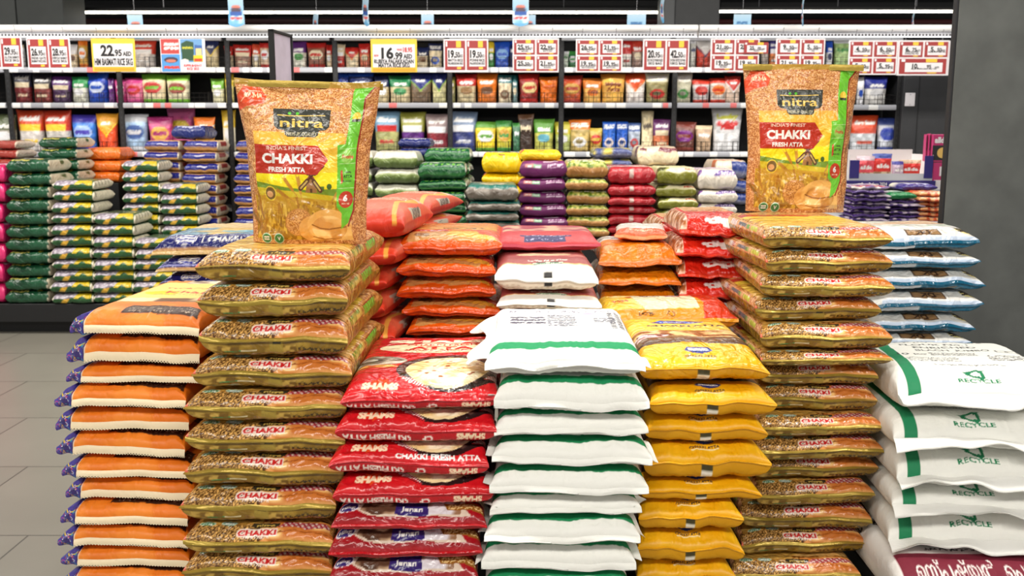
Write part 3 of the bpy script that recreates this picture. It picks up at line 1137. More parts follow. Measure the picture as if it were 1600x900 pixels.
def art_whitepink():
    A = Art(380, 540, C(244, 242, 236), 1.4)
    A.rect(0, .105, 1, 1, C(166, 76, 74))
    A.grain(0, .27, 1, 1, C(176, 84, 84), C(206, 130, 120), 6, 4)
    A.rect(0, .097, 1, .107, C(240, 196, 120))
    A.ell(.52, .112, .15, .02, C(50, 60, 50))
    A.ell(.52, .112, .14, .015, C(206, 222, 200))
    A.scrib(.42, .104, .62, .120, 1, C(90, 130, 90), 4)
    A.scrib(.34, .145, .7, .165, 1, WHITE, 5, .012)
    A.ell(.5, .36, .26, .06, C(240, 210, 170))
    A.rect(.48, .0, .55, .028, C(40, 38, 38))
    return A


def art_whitepink_back():
    A = Art(300, 420, C(238, 226, 206), 1.4)
    px = (np.floor(A.X * 40) % 2 == 0) & (np.floor(A.Y * 56) % 2 == 0)
    A.put(px, C(214, 196, 170))
    A.rect(.48, .0, .55, .04, C(40, 38, 38))
    return A


def art_orange2():
    A = Art(300, 420, C(244, 134, 16), 1.4)
    A.grain(0, 0, 1, 1, C(238, 126, 10), C(248, 144, 24), 9, 4)
    A.grain(0, .5, 1, 1, C(180, 170, 160), C(236, 226, 216), 8, 5)
    A.scrib(.1, .56, .7, .64, 2, C(60, 54, 54), 4, .012)
    A.rect(0, 0, 1, .012, C(246, 150, 90))
    return A


def art_dpred():
    A = Art(300, 420, C(222, 40, 20), 1.4)
    A.grain(0, 0, 1, 1, C(212, 32, 16), C(232, 52, 30), 7, 2)
    A.rect(0, 0, .16, 1, C(226, 150, 110))
    A.grain(0, 0, .16, 1, C(176, 100, 50), C(246, 206, 180), 24, 4)
    A.text('dp', .60, .115, .10, WHITE, .44, .06)
    
    A.rect(.2, .36, 1, .8, C(226, 170, 110))
    A.scrib(.25, .38, .95, .5, 2, C(160, 20, 20), 3, .02)
    return A


def art_salmon():
    A = Art(300, 420, C(236, 106, 74), 1.4)
    A.grad(0, 0, 1, .16, C(222, 56, 30), C(236, 98, 70))
    A.poly([(.84, 0), (.78, .3), (.9, .6), (.86, 1), (.8, 1), (.83, .6), (.71, .3), (.78, 0)], C(244, 176, 74))
    A.scrib(.2, .45, .8, .6, 2, C(250, 220, 190), 4, .02)
    A.rect(.2, .65, .9, .95, C(240, 200, 176))
    A.scrib(.3, .7, .8, .9, 2, C(220, 60, 50), 6, .03)
    A.poly([(.9, .28), (1, .34), (1, .62), (.94, .6)], C(206, 200, 180))
    A.scrib(.93, .36, 1, .58, 5, C(110, 100, 90), 7)
    A.poly([(0, .28), (.1, .34), (.1, .62), (0, .6)], C(206, 200, 180))
    return A


def art_bluechakki():
    A = Art(420, 520, C(32, 40, 124), 1.25)
    A.rect(0, 0, 1, .012, C(206, 160, 110))
    A.rect(0, .012, 1, .165, C(24, 28, 104))
    A.line([(0, .03), (1, .03)], .006, C(150, 150, 210))
    A.line([(.42, .05), (1, .05)], .006, WHITE)
    A.line([(.42, .115), (1, .115)], .006, WHITE)
    A.line([(.42, .05), (.42, .115)], .006, WHITE)
    A.text('CHAKKI ATTA', .72, .082, .056, WHITE, .52, .035)
    A.ell(.28, .082, .09, .042, WHITE)
    A.ell(.28, .082, .08, .036, C(44, 52, 150))
    A.scrib(.21, .06, .35, .105, 2, WHITE, 4, .01)
    A.rect(0, .14, 1, 1, C(226, 176, 90))
    A.grain(0, .14, 1, .5, C(120, 160, 180), C(240, 200, 120), 6, 5)
    A.rect(.5, .25, 1, .32, C(130, 200, 220))
    A.rect(0, .5, 1, 1, C(240, 206, 150))
    return A


def art_yellowlying():
    A = Art(420, 340, C(248, 206, 60), .72)
    A.grain(0, 0, .7, 1, C(246, 196, 40), C(252, 222, 110), 6, 2)
    A.rect(0, 0, .72, .16, C(240, 150, 20))
    A.poly([(.35, .16), (.72, .18), (.72, 1), (.3, 1), (.3, .4)], C(250, 240, 196))
    A.poly([(.0, .2), (.16, .2), (.3, .5), (.28, 1), (0, 1)], C(246, 200, 44))
    A.text('REN', .2, .34, .05, C(206, 50, 30), .11, .03, rot=.3)
    A.grain(.15, .5, .3, .75, C(206, 60, 30), C(250, 220, 120), 18, 4)
    A.scrib(.36, .55, .5, .85, 4, C(60, 56, 60), 6, .01)
    A.rect(.53, .52, .63, .82, C(206, 50, 40))
    A.scrib(.54, .55, .62, .8, 3, WHITE, 6, .016)
    A.rect(.72, 0, 1, 1, C(222, 60, 24))
    A.poly([(.72, .0), (.76, .3), (.72, .6)], C(240, 150, 20))
    A.text('LASTEN', .36, .09, .035, C(90, 60, 20), .10, .02)
    A.ell(.52, .09, .025, .04, C(90, 60, 20))
    A.ell(.52, .09, .018, .03, C(240, 160, 30))
    return A


def art_malayalam():
    A = Art(520, 600, C(240, 238, 234), 1.1)
    A.rect(.12, .0, 1, .22, C(126, 40, 58))
    A.text('\u0d46\u0d38\u0d4d\u0d2a\u0d37\u0d4d\u0d2f\u0d7d  \u0d46\u0d2a\u0d3e\u0d46\u0d31\u0d3e\u0d1f\u0d4d\u0d1f', .56, .115, .10, C(244, 236, 232), .74, .01)
    A.scrib(.3, .24, .8, .27, 1, C(70, 66, 66), 4)
    A.scrib(.16, .32, .95, .40, 3, C(60, 56, 56), 5)
    A.scrib(.3, .29, .5, .31, 1, C(90, 70, 70), 8)
    A.text('50 kg', .1, .52, .055, C(40, 38, 40), .16, .03)
    A.ell(.2, .66, .06, .08, C(126, 40, 58))
    return A


# prints of the far display
def art_back(kind):
    A = Art(150, 200, C(60, 110, 70), 1.4)
    if kind == 'greenyellow':
        A = Art(200, 240, C(52, 92, 52), 1.4)
        A.rect(.12, 0, .88, .03, C(40, 84, 40))
        A.poly([(.3, 0), (.42, 0), (.46, .03), (.34, .03)], C(206, 160, 50))
        pts = [(.02, .02), (.14, .01), (.5, .02), (.58, .12), (.46, .30), (.16, .33), (.02, .26)]
        A.grain(.0, .0, .6, .34, C(128, 116, 130), C(196, 188, 198), 22, 4, 1, A.pmask(pts))
        A.poly([(.52, .01), (.88, .01), (.86, .17), (.72, .26), (.58, .16)], C(206, 176, 40))
        A.poly([(.60, .01), (.68, .085), (.78, .01)], C(36, 84, 44))
        A.rect(.1, .34, .9, 1, C(70, 92, 70))
        A.scrib(.62, .36, .84, .5, 2, C(206, 190, 60), 3, .02)
        A.rect(.89, 0, 1, 1, C(222, 214, 190))
        for k in range(5):
            A.rect(.89, .15 + k * .15, 1, .17 + k * .15, C(70, 76, 56))
        A.rect(0, 0, .1, 1, C(222, 214, 190))
    elif kind == 'darkgreen':
        A = Art(120, 160, C(16, 62, 38), 1.4)
        A.grain(0, 0, 1, 1, C(12, 54, 32), C(26, 78, 50), 6, 3)
        A.scrib(.15, .1, .5, .16, 1, C(206, 190, 90), 4, .02)
        A.poly([(.2, .36), (.6, .34), (.8, .44), (.3, .5)], C(230, 226, 216))
        A.rect(.9, .06, 1, 1, C(206, 196, 170))
        A.ell(.95, .6, .04, .08, C(60, 90, 50))
        A.ell(.72, .16, .06, .03, C(196, 176, 40))
    elif kind == 'redgreen':
        A = Art(120, 160, C(150, 60, 50), 1.4)
        A.rect(.1, .15, .6, .4, C(226, 206, 190))
        A.rect(.9, 0, 1, 1, C(216, 200, 180))
        A.rect(.1, .5, .9, .9, C(60, 90, 60))
    elif kind == 'pink':
        A = Art(80, 100, C(206, 24, 96), 1.4)
        A.grain(0, 0, 1, 1, C(190, 16, 84), C(222, 50, 116), 6, 3)
        A.rect(.4, .2, .9, .4, C(240, 200, 220))
    elif kind == 'blue':
        A = Art(140, 170, C(20, 30, 124), 1.4)
        A.ell(.5, .03, .14, .02, C(196, 190, 206))
        A.rect(.08, .13, .9, 1, C(222, 176, 120))
        A.rect(.89, 0, 1, 1, C(208, 196, 176))
        A.rect(.91, .3, 1, .75, C(150, 56, 52))
        A.rect(0, 0, .06, 1, C(208, 196, 176))
    elif kind == 'orange':
        A = art_plain(C(238, 116, 34))
    elif kind == 'whitegreen':
        A = Art(140, 180, C(206, 204, 186), 1.4)
        A.rect(0, .0, 1, .02, C(140, 160, 92))
        A.rect(0, .02, 1, .035, C(226, 222, 210))
        A.ell(.52, .34, .34, .13, C(206, 170, 90))
        A.ell(.55, .36, .2, .08, C(70, 50, 40))
        A.ell(.5, .3, .26, .06, C(236, 222, 196))
    elif kind == 'sella':
        A = Art(200, 260, C(16, 84, 46), 1.4)
        A.rect(.08, .012, .92, .03, C(70, 140, 70))
        for k in range(7):
            A.ell(.2 + k * .1, .10 + .01 * (k % 2), .03, .016, C(110, 176, 60))
        A.text('RICE', .28, .20, .11, WHITE, .32, .06)
        A.text('SELLA', .34, .33, .10, WHITE, .42, .06)
        A.ell(.78, .28, .14, .05, C(216, 196, 170))
        A.rect(.08, .5, .92, .6, C(110, 180, 70))
        A.rect(.91, 0, 1, 1, C(206, 206, 190))
    elif kind == 'teal':
        A = Art(120, 160, C(136, 126, 114), 1.4)
        A.grain(0, 0, 1, .10, C(110, 100, 90), C(166, 158, 148), 12, 3)
        A.poly([(.0, .085), (.5, .07), (1, .085), (1, .6), (0, .6)], C(40, 110, 100))
        A.ell(.5, .28, .22, .09, C(226, 214, 200))
        A.ell(.5, .3, .14, .05, C(170, 140, 110))
    elif kind == 'yellow':
        A = Art(140, 170, C(246, 208, 16), 1.4)
        A.rect(0, .1, .14, .5, C(230, 80, 30))
        A.scrib(.3, .22, .7, .26, 1, C(110, 50, 60), 3, .03)
        A.ell(.5, .13, .1, .014, C(90, 40, 60))
        for k in range(12):
            A.line([(.15 + k * .06, .02), (.15 + k * .06, .08)], .012, C(226, 176, 10))
        A.rect(0, .3, 1, .36, C(250, 230, 120))
        A.rect(.1, .5, .9, 1, C(30, 60, 130))
    elif kind == 'purple':
        A = Art(200, 240, C(112, 32, 96), 1.4)
        A.grain(0, 0, 1, 1, C(104, 26, 88), C(124, 42, 108), 6, 2)
        A.rect(.17, .012, .32, .062, C(222, 130, 120))
        A.rect(.32, .012, .46, .062, C(140, 190, 150))
        A.text('Nelli', .245, .038, .034, WHITE, .11, .03)
        A.text('food', .39, .038, .034, WHITE, .10, .03)
        A.text('Palakkadan', .72, .056, .028, C(226, 200, 220), .28, .02)
        A.text('Matta Rice', .72, .022, .028, C(226, 200, 220), .28, .02)
        A.rect(.5, .11, .76, .125, C(226, 206, 220))
        A.rect(0, .2, 1, .26, C(206, 130, 70))
        A.rect(0, .26, 1, .8, C(244, 214, 60))
    elif kind == 'greenorange':
        A = Art(140, 180, C(120, 140, 30), 1.4)
        A.rect(0, 0, 1, .02, C(206, 150, 90))
        A.grain(0, .02, 1, .2, C(90, 120, 20), C(210, 206, 110), 20, 4)
        A.scrib(.1, .1, .9, .15, 1, C(240, 236, 220), 5, .02)
        A.grain(0, .2, 1, 1, C(150, 140, 120), C(226, 216, 206), 8, 6)
    elif kind == 'red':
        A = Art(120, 160, C(176, 26, 38), 1.4)
        A.grain(0, 0, 1, 1, C(166, 20, 32), C(190, 40, 50), 8, 3)
        A.rect(.47, 0, .53, .09, C(200, 170, 160))
        A.rect(.06, .24, .94, .6, C(222, 196, 190))
        A.scrib(.1, .28, .9, .5, 2, C(160, 30, 40), 3, .03)
    elif kind == 'olive':
        A = Art(140, 180, C(236, 226, 186), 1.4)
        A.rect(0, 0, 1, .04, C(130, 130, 44))
        A.poly([(0, .04), (.25, .05), (.36, .12), (.2, .2), (0, .22)], C(130, 134, 40))
        A.ell(.16, .12, .12, .05, C(70, 70, 30))
        A.text('SELLA', .8, .09, .035, C(206, 60, 50), .26, .03)
        A.rect(0, .3, 1, 1, C(206, 206, 150))
    elif kind == 'lilac':
        A = Art(140, 180, C(232, 222, 206), 1.4)
        A.ell(.1, .12, .08, .06, C(110, 70, 140))
        A.poly([(.42, .05), (.95, .06), (1, .13), (.62, .14), (.5, .1)], C(84, 50, 140))
        A.scrib(.5, .06, .95, .12, 1, C(236, 226, 240), 5, .014)
        A.scrib(.1, .26, .9, .36, 1, C(110, 80, 150), 4, .03)
        A.rect(0, .4, 1, 1, C(206, 190, 206))
    elif kind == 'maroonwhite':
        A = Art(140, 180, C(238, 222, 186), 1.4)
        A.ell(.2, .09, .08, .03, C(110, 50, 60))
        A.poly([(.5, .04), (.92, .06), (.9, .12), (.55, .12)], C(110, 40, 56))
        A.rect(0, .24, 1, .5, C(120, 60, 70))
        A.scrib(.2, .26, .8, .4, 1, C(236, 220, 200), 4, .03)
    elif kind == 'bluegold':
        A = Art(120, 150, C(60, 80, 150), 1.4)
        A.grain(0, 0, 1, 1, C(80, 90, 140), C(206, 190, 90), 5, 6)
    elif kind == 'mixed':
        A = Art(120, 150, C(232, 216, 190), 1.4)
        A.rect(.0, .16, 1, .4, C(222, 120, 60))
        A.rect(.5, 0, 1, .12, C(40, 60, 130))
    elif kind == 'navy':
        A = Art(120, 150, C(24, 36, 104), 1.4)
        A.scrib(.2, .1, .8, .2, 1, C(200, 200, 220), 4, .03)
        A.ell(.5, .3, .3, .06, C(206, 190, 120))
    return A

# ---------------------------------------------------------------- the shop around the display
def structure(o):
    o['kind'] = 'structure'
    return o


def tile_mat():
    m = bpy.data.materials.new('grey floor tiles')
    m.use_nodes = True
    nt = m.node_tree
    b = nt.nodes['Principled BSDF']
    tc = nt.nodes.new('ShaderNodeTexCoord')
    mp = nt.nodes.new('ShaderNodeMapping')
    mp.inputs['Location'].default_value = (0.74, 0.36, 0)
    br = nt.nodes.new('ShaderNodeTexBrick')
    br.offset = 0.5
    br.inputs['Scale'].default_value = 1
    br.inputs['Brick Width'].default_value = 0.8
    br.inputs['Row Height'].default_value = 0.8
    br.inputs['Mortar Size'].default_value = 0.004
    br.inputs['Color1'].default_value = (*srgb(C(138, 134, 124)), 1)
    br.inputs['Color2'].default_value = (*srgb(C(133, 129, 119)), 1)
    br.inputs['Mortar'].default_value = (*srgb(C(84, 82, 76)), 1)
    n = nt.nodes.new('ShaderNodeTexNoise')
    n.inputs['Scale'].default_value = 3
    n.inputs['Detail'].default_value = 6
    mx = nt.nodes.new('ShaderNodeMix')
    mx.data_type = 'RGBA'
    mx.blend_type = 'MULTIPLY'
    mx.inputs[0].default_value = 0.18
    nt.links.new(tc.outputs['Object'], mp.inputs[0])
    nt.links.new(mp.outputs[0], br.inputs['Vector'])
    nt.links.new(tc.outputs['Object'], n.inputs['Vector'])
    nt.links.new(br.outputs['Color'], mx.inputs[6])
    nt.links.new(n.outputs[0], mx.inputs[7])
    nt.links.new(mx.outputs[2], b.inputs['Base Color'])
    b.inputs['Roughness'].default_value = 0.35
    return m


b = MB(); b.box(-9, -3, -.1, 9, 15, 0)
structure(b.build('floor', tile_mat()))
b = MB(); b.box(-9, -3, 4.2, 9, 15, 4.3)
structure(b.build('ceiling', M['black']))
b = MB(); b.box(-9, 14.6, 0, 9, 14.7, 4.2)
structure(b.build('wall_back', mat('dark back wall', C(20, 20, 23), rough=.8, var=.15)))

# services under the dark ceiling beyond the shelving
for k, (px0, px1, py, Y, r, c) in enumerate([(100, 1037, 33, 12.5, .035, C(60, 28, 30)), (120, 1030, 8, 13, .10, C(30, 31, 34)), (1124, 1493, 34, 12.5, .03, C(84, 26, 30)),
                                             (1124, 1493, 10, 13, .09, C(40, 41, 44)), (420, 1030, 28, 13.4, .06, C(34, 35, 38))]):
    b = MB(); a, q = at(px0, py, Y), at(px1, py, Y)
    b.tube([(a[0], Y, a[2]), (q[0], Y, q[2])], r, n=10)
    o = b.build('ceiling_pipe', mat('pipe %d' % k, c, rough=.6))
    tag(o, ['thin dark red pipe running behind the hanging posters over the long lamp', 'thick black duct highest above the long lamp',
            'dark red pipe under the short lamp near the grey end panel', 'thick grey duct above the short lamp near the grey end panel',
            'dark grey conduit close under the long lamp'][k], 'pipe', 'pipes under the dark ceiling')

# linear lamps behind the canopy
for k, (x0, x1, py) in enumerate([(100, 1037, 19.5), (1124, 1493, 18)]):
    Y = 10.6
    a, q = at(x0, py, Y), at(x1, py, Y)
    t = empty('linear_lamp', ((a[0] + q[0]) / 2, Y, a[2]))
    tag(t, ['long glowing linear lamp hung above the shelving', 'short glowing linear lamp beyond the dark grey column'][k], 'lamp', 'linear ceiling lamps')
    h = (q[0] - a[0]) / 2
    b = MB(); b.box(-h, -.02, -.010, h, .02, .012)
    b.build('diffuser', M['led'], t)
    b = MB(); b.box(-h, -.025, .012, h, .025, .05, bev=.004)
    b.build('housing', M['black'], t)
    for j in range(3):
        b = MB(); x = -h + h * (j + .5) * 2 / 3
        b.tube([(x, 0, .045), (x, 0, 4.2 - a[2])], .004, n=5)
        b.build('suspension_cable', M['steel'], t)
    l = bpy.data.lights.new('linear_lamp_light', 'AREA')
    l.shape = 'RECTANGLE'; l.size = 2 * h; l.size_y = .05; l.energy = 5 * h
    lo = bpy.data.objects.new('lamp_light', l); COL.objects.link(lo); lo.parent = t; lo.location = (0, 0, -.03)

# grey columns behind the canopy
for k, (x0, x1, c) in enumerate([(-260, 27, C(84, 87, 86)), (29, 102, C(76, 79, 78)), (1037, 1054, C(104, 106, 108)), (1054, 1123, C(72, 73, 75))]):
    Y = 9.7 + (.02 if k == 2 else 0)
    b = MB(); b.box(at(x0, 60, Y)[0], Y, 0, at(x1, 60, Y)[0], Y + (.5 if k < 2 else .45), 4.2, bev=.006)
    structure(b.build('wall_column', mat('grey column paint %d' % k, c, rough=.6, var=.06)))

# ---------------------------------------------------------------- shelving
YS = 8.6
BAYX = [-165, 10, 184, 354, 521, 699, 873, 1050, 1229, 1409]
zA, zB, zC = at(0, 105, YS)[2], at(0, 160.5, YS)[2], at(0, 237, YS)[2]
zTop = at(0, 57, YS)[2]
rr = random.Random(11)
BAY_WORDS = ['shelving bay cut off by the picture edge beside the pink sacks', 'shelving bay under the 26.95 and 28.95 price cards', 'shelving bay under the yellow 22.95 sign',
             'shelving bay behind the upright gold pack by the black framed board', 'shelving bay under the yellow 16.99 sign', 'shelving bay under the pair of 19.50 cards',
             'shelving bay under the 26.95 and 21.95 cards', 'shelving bay under the 20.95 and 42.50 cards', 'end shelving bay beside the dark panel']


def rail_mesh(w, seed, red):
    r = random.Random(seed)
    A = Art(220, 12, C(176, 178, 186), .05)
    x = .01
    while x < .97:
        ww = r.uniform(.05, .10)
        if r.random() < .62:
            A.rect(x, .12, x + ww, .9, C(246, 246, 244) if r.random() > red else C(226, 120, 120))
        x += ww + r.uniform(.004, .05)
    nu = 200
    xs = np.linspace(-w / 2, w / 2, nu)
    V, cols = [], []
    for j, (yy, zz) in enumerate([(0, 0), (-.012, -.004), (-.016, -.012), (-.016, -.03), (-.012, -.044), (0.0, -.046)]):
        V.append(np.stack([xs, np.full(nu, yy), np.full(nu, zz)], -1))
        cols.append(A.sample(np.linspace(0, 1, nu), np.full(nu, 1 - j / 5)))
    f = np.concatenate([grid_faces(nu, 6), np.array([[0, nu * 5, nu * 6 - 1, nu - 1]])[:, ::-1]])
    return np_mesh('price_rail', np.concatenate(V), f, M['card'], np.concatenate(cols), False)


def wire_guard(w, h):
    b = MB()
    for z in (.012, h * .55, h):
        b.tube([(-w / 2, 0, z), (w / 2, 0, z)], .0022, n=4)
    k = int(w / .045)
    for i in range(k + 1):
        x = -w / 2 + w * i / k
        b.tube([(x, 0, 0), (x, 0, h)], .0014, n=4)
    for x in (-w * .25, w * .05, w * .35):
        b.tube([(x - .02, -.006, 0), (x - .02, -.006, h + .006), (x + .02, -.006, h + .006), (x + .02, -.006, 0)], .0032, n=5)
    return b


for i in range(9):
    xa, xb = at(BAYX[i], 150, YS)[0], at(BAYX[i + 1], 150, YS)[0]
    w, cx = xb - xa, (xa + xb) / 2
    t = empty('shelving_unit', (cx, YS, 0))
    tag(t, 'black ' + BAY_WORDS[i], 'shelving', 'black shelving bays along the back')
    b = MB(); b.box(-w / 2 + .001, .46, 0.05, w / 2 - .001, .48, zTop)
    b.build('back_panel', mat('black back panel', C(18, 18, 20), rough=.7) if i == 0 else bpy.data.materials['black back panel'], t)
    for sx in ([-w / 2 + .0225] if i < 8 else [-w / 2 + .0225, w / 2 - .0225]):
        b = MB(); b.box(sx - .022, -.004, 0, sx + .022, .02, zTop, bev=.003); b.box(sx - .015, .02, 0.02, sx + .015, .46, .1)
        for k in range(40):
            z = .9 + k * .045
            if z < zTop - .03:
                b.box(sx - .004, -.0052, z, sx + .004, -.003, z + .02, m=1)
        b.build('upright', [M['black'], M['darkgrey']], t)
    for k, z in enumerate((zA, zB, zC, zC - .5, zC - 1.0, .14)):
        z -= .018 if (i == 8 and k == 1) else 0
        b = MB(); b.box(-w / 2 + .046, 0, z - .03, w / 2 - (.046 if i == 8 else .001), .455, z - .004, bev=.002)
        s = b.build('shelf', mat('grey shelf board', C(120, 120, 124), rough=.5) if (i == 0 and k == 0) else bpy.data.materials['grey shelf board'], t)
        if k < 3:
            r = link('price_rail', rail_mesh(w - .05 - (.045 if i == 8 else 0), i * 10 + k, .5 if (i in (4,) and k == 1) or (i == 6 and k == 2) else .08), s)
            r.location = (.022 if i < 8 else 0, 0, z)
        if k < 3:
            g = wire_guard(w - .06 - (.04 if i == 8 else 0), .085).build('wire_guard', M['wire'], t)
            g.location = (.022 if i < 8 else 0, .012, z)
    b = MB(); b.box(-w / 2 + .022, -.01, zTop - .034, w / 2 - .022, .03, zTop - .002, bev=.003)
    b.box(-w / 2 + .001, .0, zTop, w / 2 - .001, .46, zTop + .02)
    b.build('header_strip', M['shelfwhite'], t)

# canopy lamp along the top of the shelving, with its perforated hook strip
for k, (x0, x1) in enumerate([(-170, 1090), (1093, 1491)]):
    Y = 8.2
    a, q = at(x0, 44, Y), at(x1, 44, Y)
    h = (q[0] - a[0]) / 2
    t = empty('canopy', ((a[0] + q[0]) / 2, Y, a[2]))
    tag(t, ['long white canopy rail over the shelving up to the dark grey column', 'short white canopy rail over the shelving next to the grey end panel'][k], 'canopy', 'white canopy rails')
    b = MB()
    n = 10
    pts = []
    for j in range(n + 1):
        an = -PI / 2 + PI * j / n
        pts.append((-.03 * math.cos(an), .028 * math.sin(an)))
    for j in range(n):
        (y0, z0), (y1, z1) = pts[j], pts[j + 1]
        m = len(b.v)
        b.v += [(-h, y0, z0), (h, y0, z0), (h, y1, z1), (-h, y1, z1)]
        b.f.append((m, m + 1, m + 2, m + 3)); b.m.append(0)
    b.box(-h, 0, -.028, h, .4, .028)
    b.build('canopy_cover', M['canopy'], t)
    b = MB()
    b.box(-h, .012, -.072, h, .016, -.026)
    nn = int(h * 2 / .028)
    for j in range(nn):
        x = -h + .014 + j * .028
        b.box(x - .006, .0095, -.062, x + .006, .0125, -.046, m=1)
    b.build('hook_strip', [M['shelfwhite'], M['ink']], t)
    l = bpy.data.lights.new('canopy_light', 'AREA')
    l.shape = 'RECTANGLE'; l.size = 2 * h; l.size_y = .06; l.energy = 4.5 * h; l.color = (1, .97, .92)
    lo = bpy.data.objects.new('canopy_lamp', l); COL.objects.link(lo); lo.parent = t; lo.location = (0, -.02, -.08); lo.rotation_euler = (math.radians(28), 0, 0)

# ---------------------------------------------------------------- price signs
def letters(b, s, x, z, h, y, m, width=None, bold=.02):
    P, T = text_tris(s, bold)
    if not len(P):
        return
    w0 = P[:, 0].max() - P[:, 0].min()
    kx = min(h, width / w0) if width else h
    b.tris([(x + p[0] * kx, y, z + (p[1] - .5) * h) for p in P], T, m)


def price_card(parent, cx, cz, w, h, price, names, style, num):
    """red (or white) paper price card with raised print"""
    y = -.006
    b = MB()
    b.box(cx - w / 2, y - .001, cz - h / 2, cx + w / 2, y + .002, cz + h / 2, m=0)
    if style == 'red':
        # white price field with a yellow flash in the corner and a foot flash
        b.box(cx - w * .38, y - .002, cz - h * .38, cx + w * .42, y - .001, cz + h * (.24 if h > w else .24), m=1)
        b.box(cx + w * .06, y - .0022, cz + h * .27, cx + w * .30, y - .001, cz + h * .49, m=2)
        b.box(cx + w * .10, y - .0022, cz - h * .47, cx + w * .3, y - .001, cz - h * .40, m=2)
        b.box(cx - w * .46, y - .0022, cz + h * .30, cx - w * .38, y - .001, cz + h * .47, m=1)
    o = b.build('price_card', [M['red'], M['signwhite'], M['signyellow']], parent)
    l = MB()
    yy = y - .003
    big, small = price.split('.')
    if style == 'red':
        ph = h * (.25 if h > w else .30)
        pz = cz + h * (.05 if h > w else .02)
        letters(l, big + '.', cx - w * .16, pz, ph, yy, 0, w * .36, .045)
        letters(l, small, cx + w * .13, pz - ph * .12, ph * .76, yy, 0, w * .22, .035)
        letters(l, 'AED', cx + w * .30, pz - ph * .28, ph * .4, yy, 0, w * .18, .02)
        for j, nm in enumerate(names):
            letters(l, nm, cx + w * .02, cz - h * (.165 + .11 * j), h * .085, yy, 0, w * .74, .04)
    l.build('lettering', M['ink'], o, fix=False)
    return o


def hang(t, xs, z0):
    b = MB()
    for x in xs:
        b.tube([(x, 0, z0), (x, 0, z0 + .075), (x, -.01, z0 + .088), (x, -.02, z0 + .078)], .0022, n=5)
    return b.build('hook', M['steel'], t)


YSG = 8.15


def sign_root(px, label, group='red price signs hung from the canopy'):
    x0, y0, x1, y1 = px
    a, q = at(x0, y0, YSG), at(x1, y1, YSG)
    t = empty('price_sign', ((a[0] + q[0]) / 2, YSG, q[2]))
    tag(t, label, 'price sign', group)
    return t, q[0] - a[0], a[2] - q[2]


def red_sign(px, cards, label, layout):
    t, w, h = sign_root(px, label)
    b = MB(); b.box(-w / 2, -.004, 0, w / 2, .004, h, bev=.001)
    b.build('sign_board', M['signwhite'], t)
    hang(t, (-w * .36, w * .36), h - .002)
    if layout == 2:
        for k, c in enumerate(cards):
            price_card(t, (-.245 + .49 * k) * w, h * .51, w * .45, h * .88, c[0], c[1], 'red', k)
    elif layout == 4:
        for k, c in enumerate(cards):
            price_card(t, (-.245 + .49 * (k % 2)) * w, h * (.74 if k < 2 else .26), w * .45, h * .43, c[0], c[1], 'red', k)
    else:
        for k, c in enumerate(cards[:2]):
            price_card(t, (-.245 + .49 * k) * w, h * .74, w * .45, h * .43, c[0], c[1], 'red', k)
        price_card(t, 0, h * .26, w * .92, h * .43, cards[2][0], cards[2][1], 'red', 2)
    return t


red_sign((-34, 57, 37, 108), [('31.50', ['INDIA GATE', 'RICE 5KG']), ('29.95', ['ALL STAR BASMATI', 'RICE 5KG'])], 'red price sign reading 29.95, cut off by the picture edge', 2)
red_sign((41, 59, 112, 109), [('26.95', ['INDIA GATE', 'BASMATI RICE 5KG']), ('28.95', ['EVERYDAY BASMATI', 'RICE 5KG'])], 'red double price sign reading 26.95 and 28.95', 2)
red_sign((693, 61, 763, 113), [('19.50', ['MATTA RICE', 'PALAKKADAN 5KG']), ('19.50', ['PONNI RICE', 'PALAKKADAN 5KG'])], 'red double price sign reading 19.50 twice', 2)
red_sign((801, 60, 873, 113), [('25.95', ['EASTERN MATTA', 'RICE 5KG']), ('22.95', ['PALAKKADAN', 'MATTA 5KG']), ('25.50', ['MATTA RICE 5KG']), ('21.95', ['NADAN MATTA', 'RICE 5KG'])],
         'red four card price sign reading 25.95 and 22.95 on its upper cards', 4)
red_sign((900, 61, 972, 113), [('26.95', ['RED MATTA RICE', '5KG']), ('21.95', ['PONNI RICE', 'WHITE 5KG']), ('19.95', ['ROBY PALAKKADAN', 'MATTA RICE 5KG']), ('19.95', ['ROBY PALAKKADAN', 'MATTA 5KG'])],
         'red four card price sign reading 26.95 and 21.95 on its upper cards', 4)
red_sign((1005, 61, 1076, 113), [('20.95', ['IDLI RICE PARBOILED', '5KG BAG']), ('42.50', ['DOSA RICE SONA', '10KG BAG'])], 'red double price sign reading 20.95 and 42.50', 2)
s10 = red_sign((1111, 60, 1185, 112), [('21.00', ['PONNI RICE', '5KG BAG']), ('25.00', ['SONA RICE', '5KG']), ('19.95', ['PONNI RICE', '5KG BAG']), ('19.95', ['SONA', '5KG'])],
               'red four card price sign with an extra 25.00 card sticking out at its side', 4)
c = price_card(s10, .17, .19, .20, .09, '25.00', ['SONA MASOORI BASMATI', 'RICE 5KG'], 'red', 4)
c.location = (0, -.012, 0)
red_sign((1213, 60, 1287, 112), [('9.50', ['ALLDE SUGAR', '2KG']), ('5.50', ['ALLDE SUGAR', '1KG']), ('21.95', ['SUGAR 5KG']), ('19.95', ['SUGAR 5KG'])], 'red four card price sign reading 9.50 above the second upright pack', 4)
red_sign((1327, 63, 1400, 117), [('4.50', ['TOOR SUGAR 1 KG']), ('6.50', ['ALLDE MOONG', 'DAL 1KG']), ('5.50', ['ALLDE SUGAR 2 KG']), ('5.95', ['ALLDE MASOOR DAL 1KG'])], 'red four card price sign reading 4.50 and 6.50', 4)
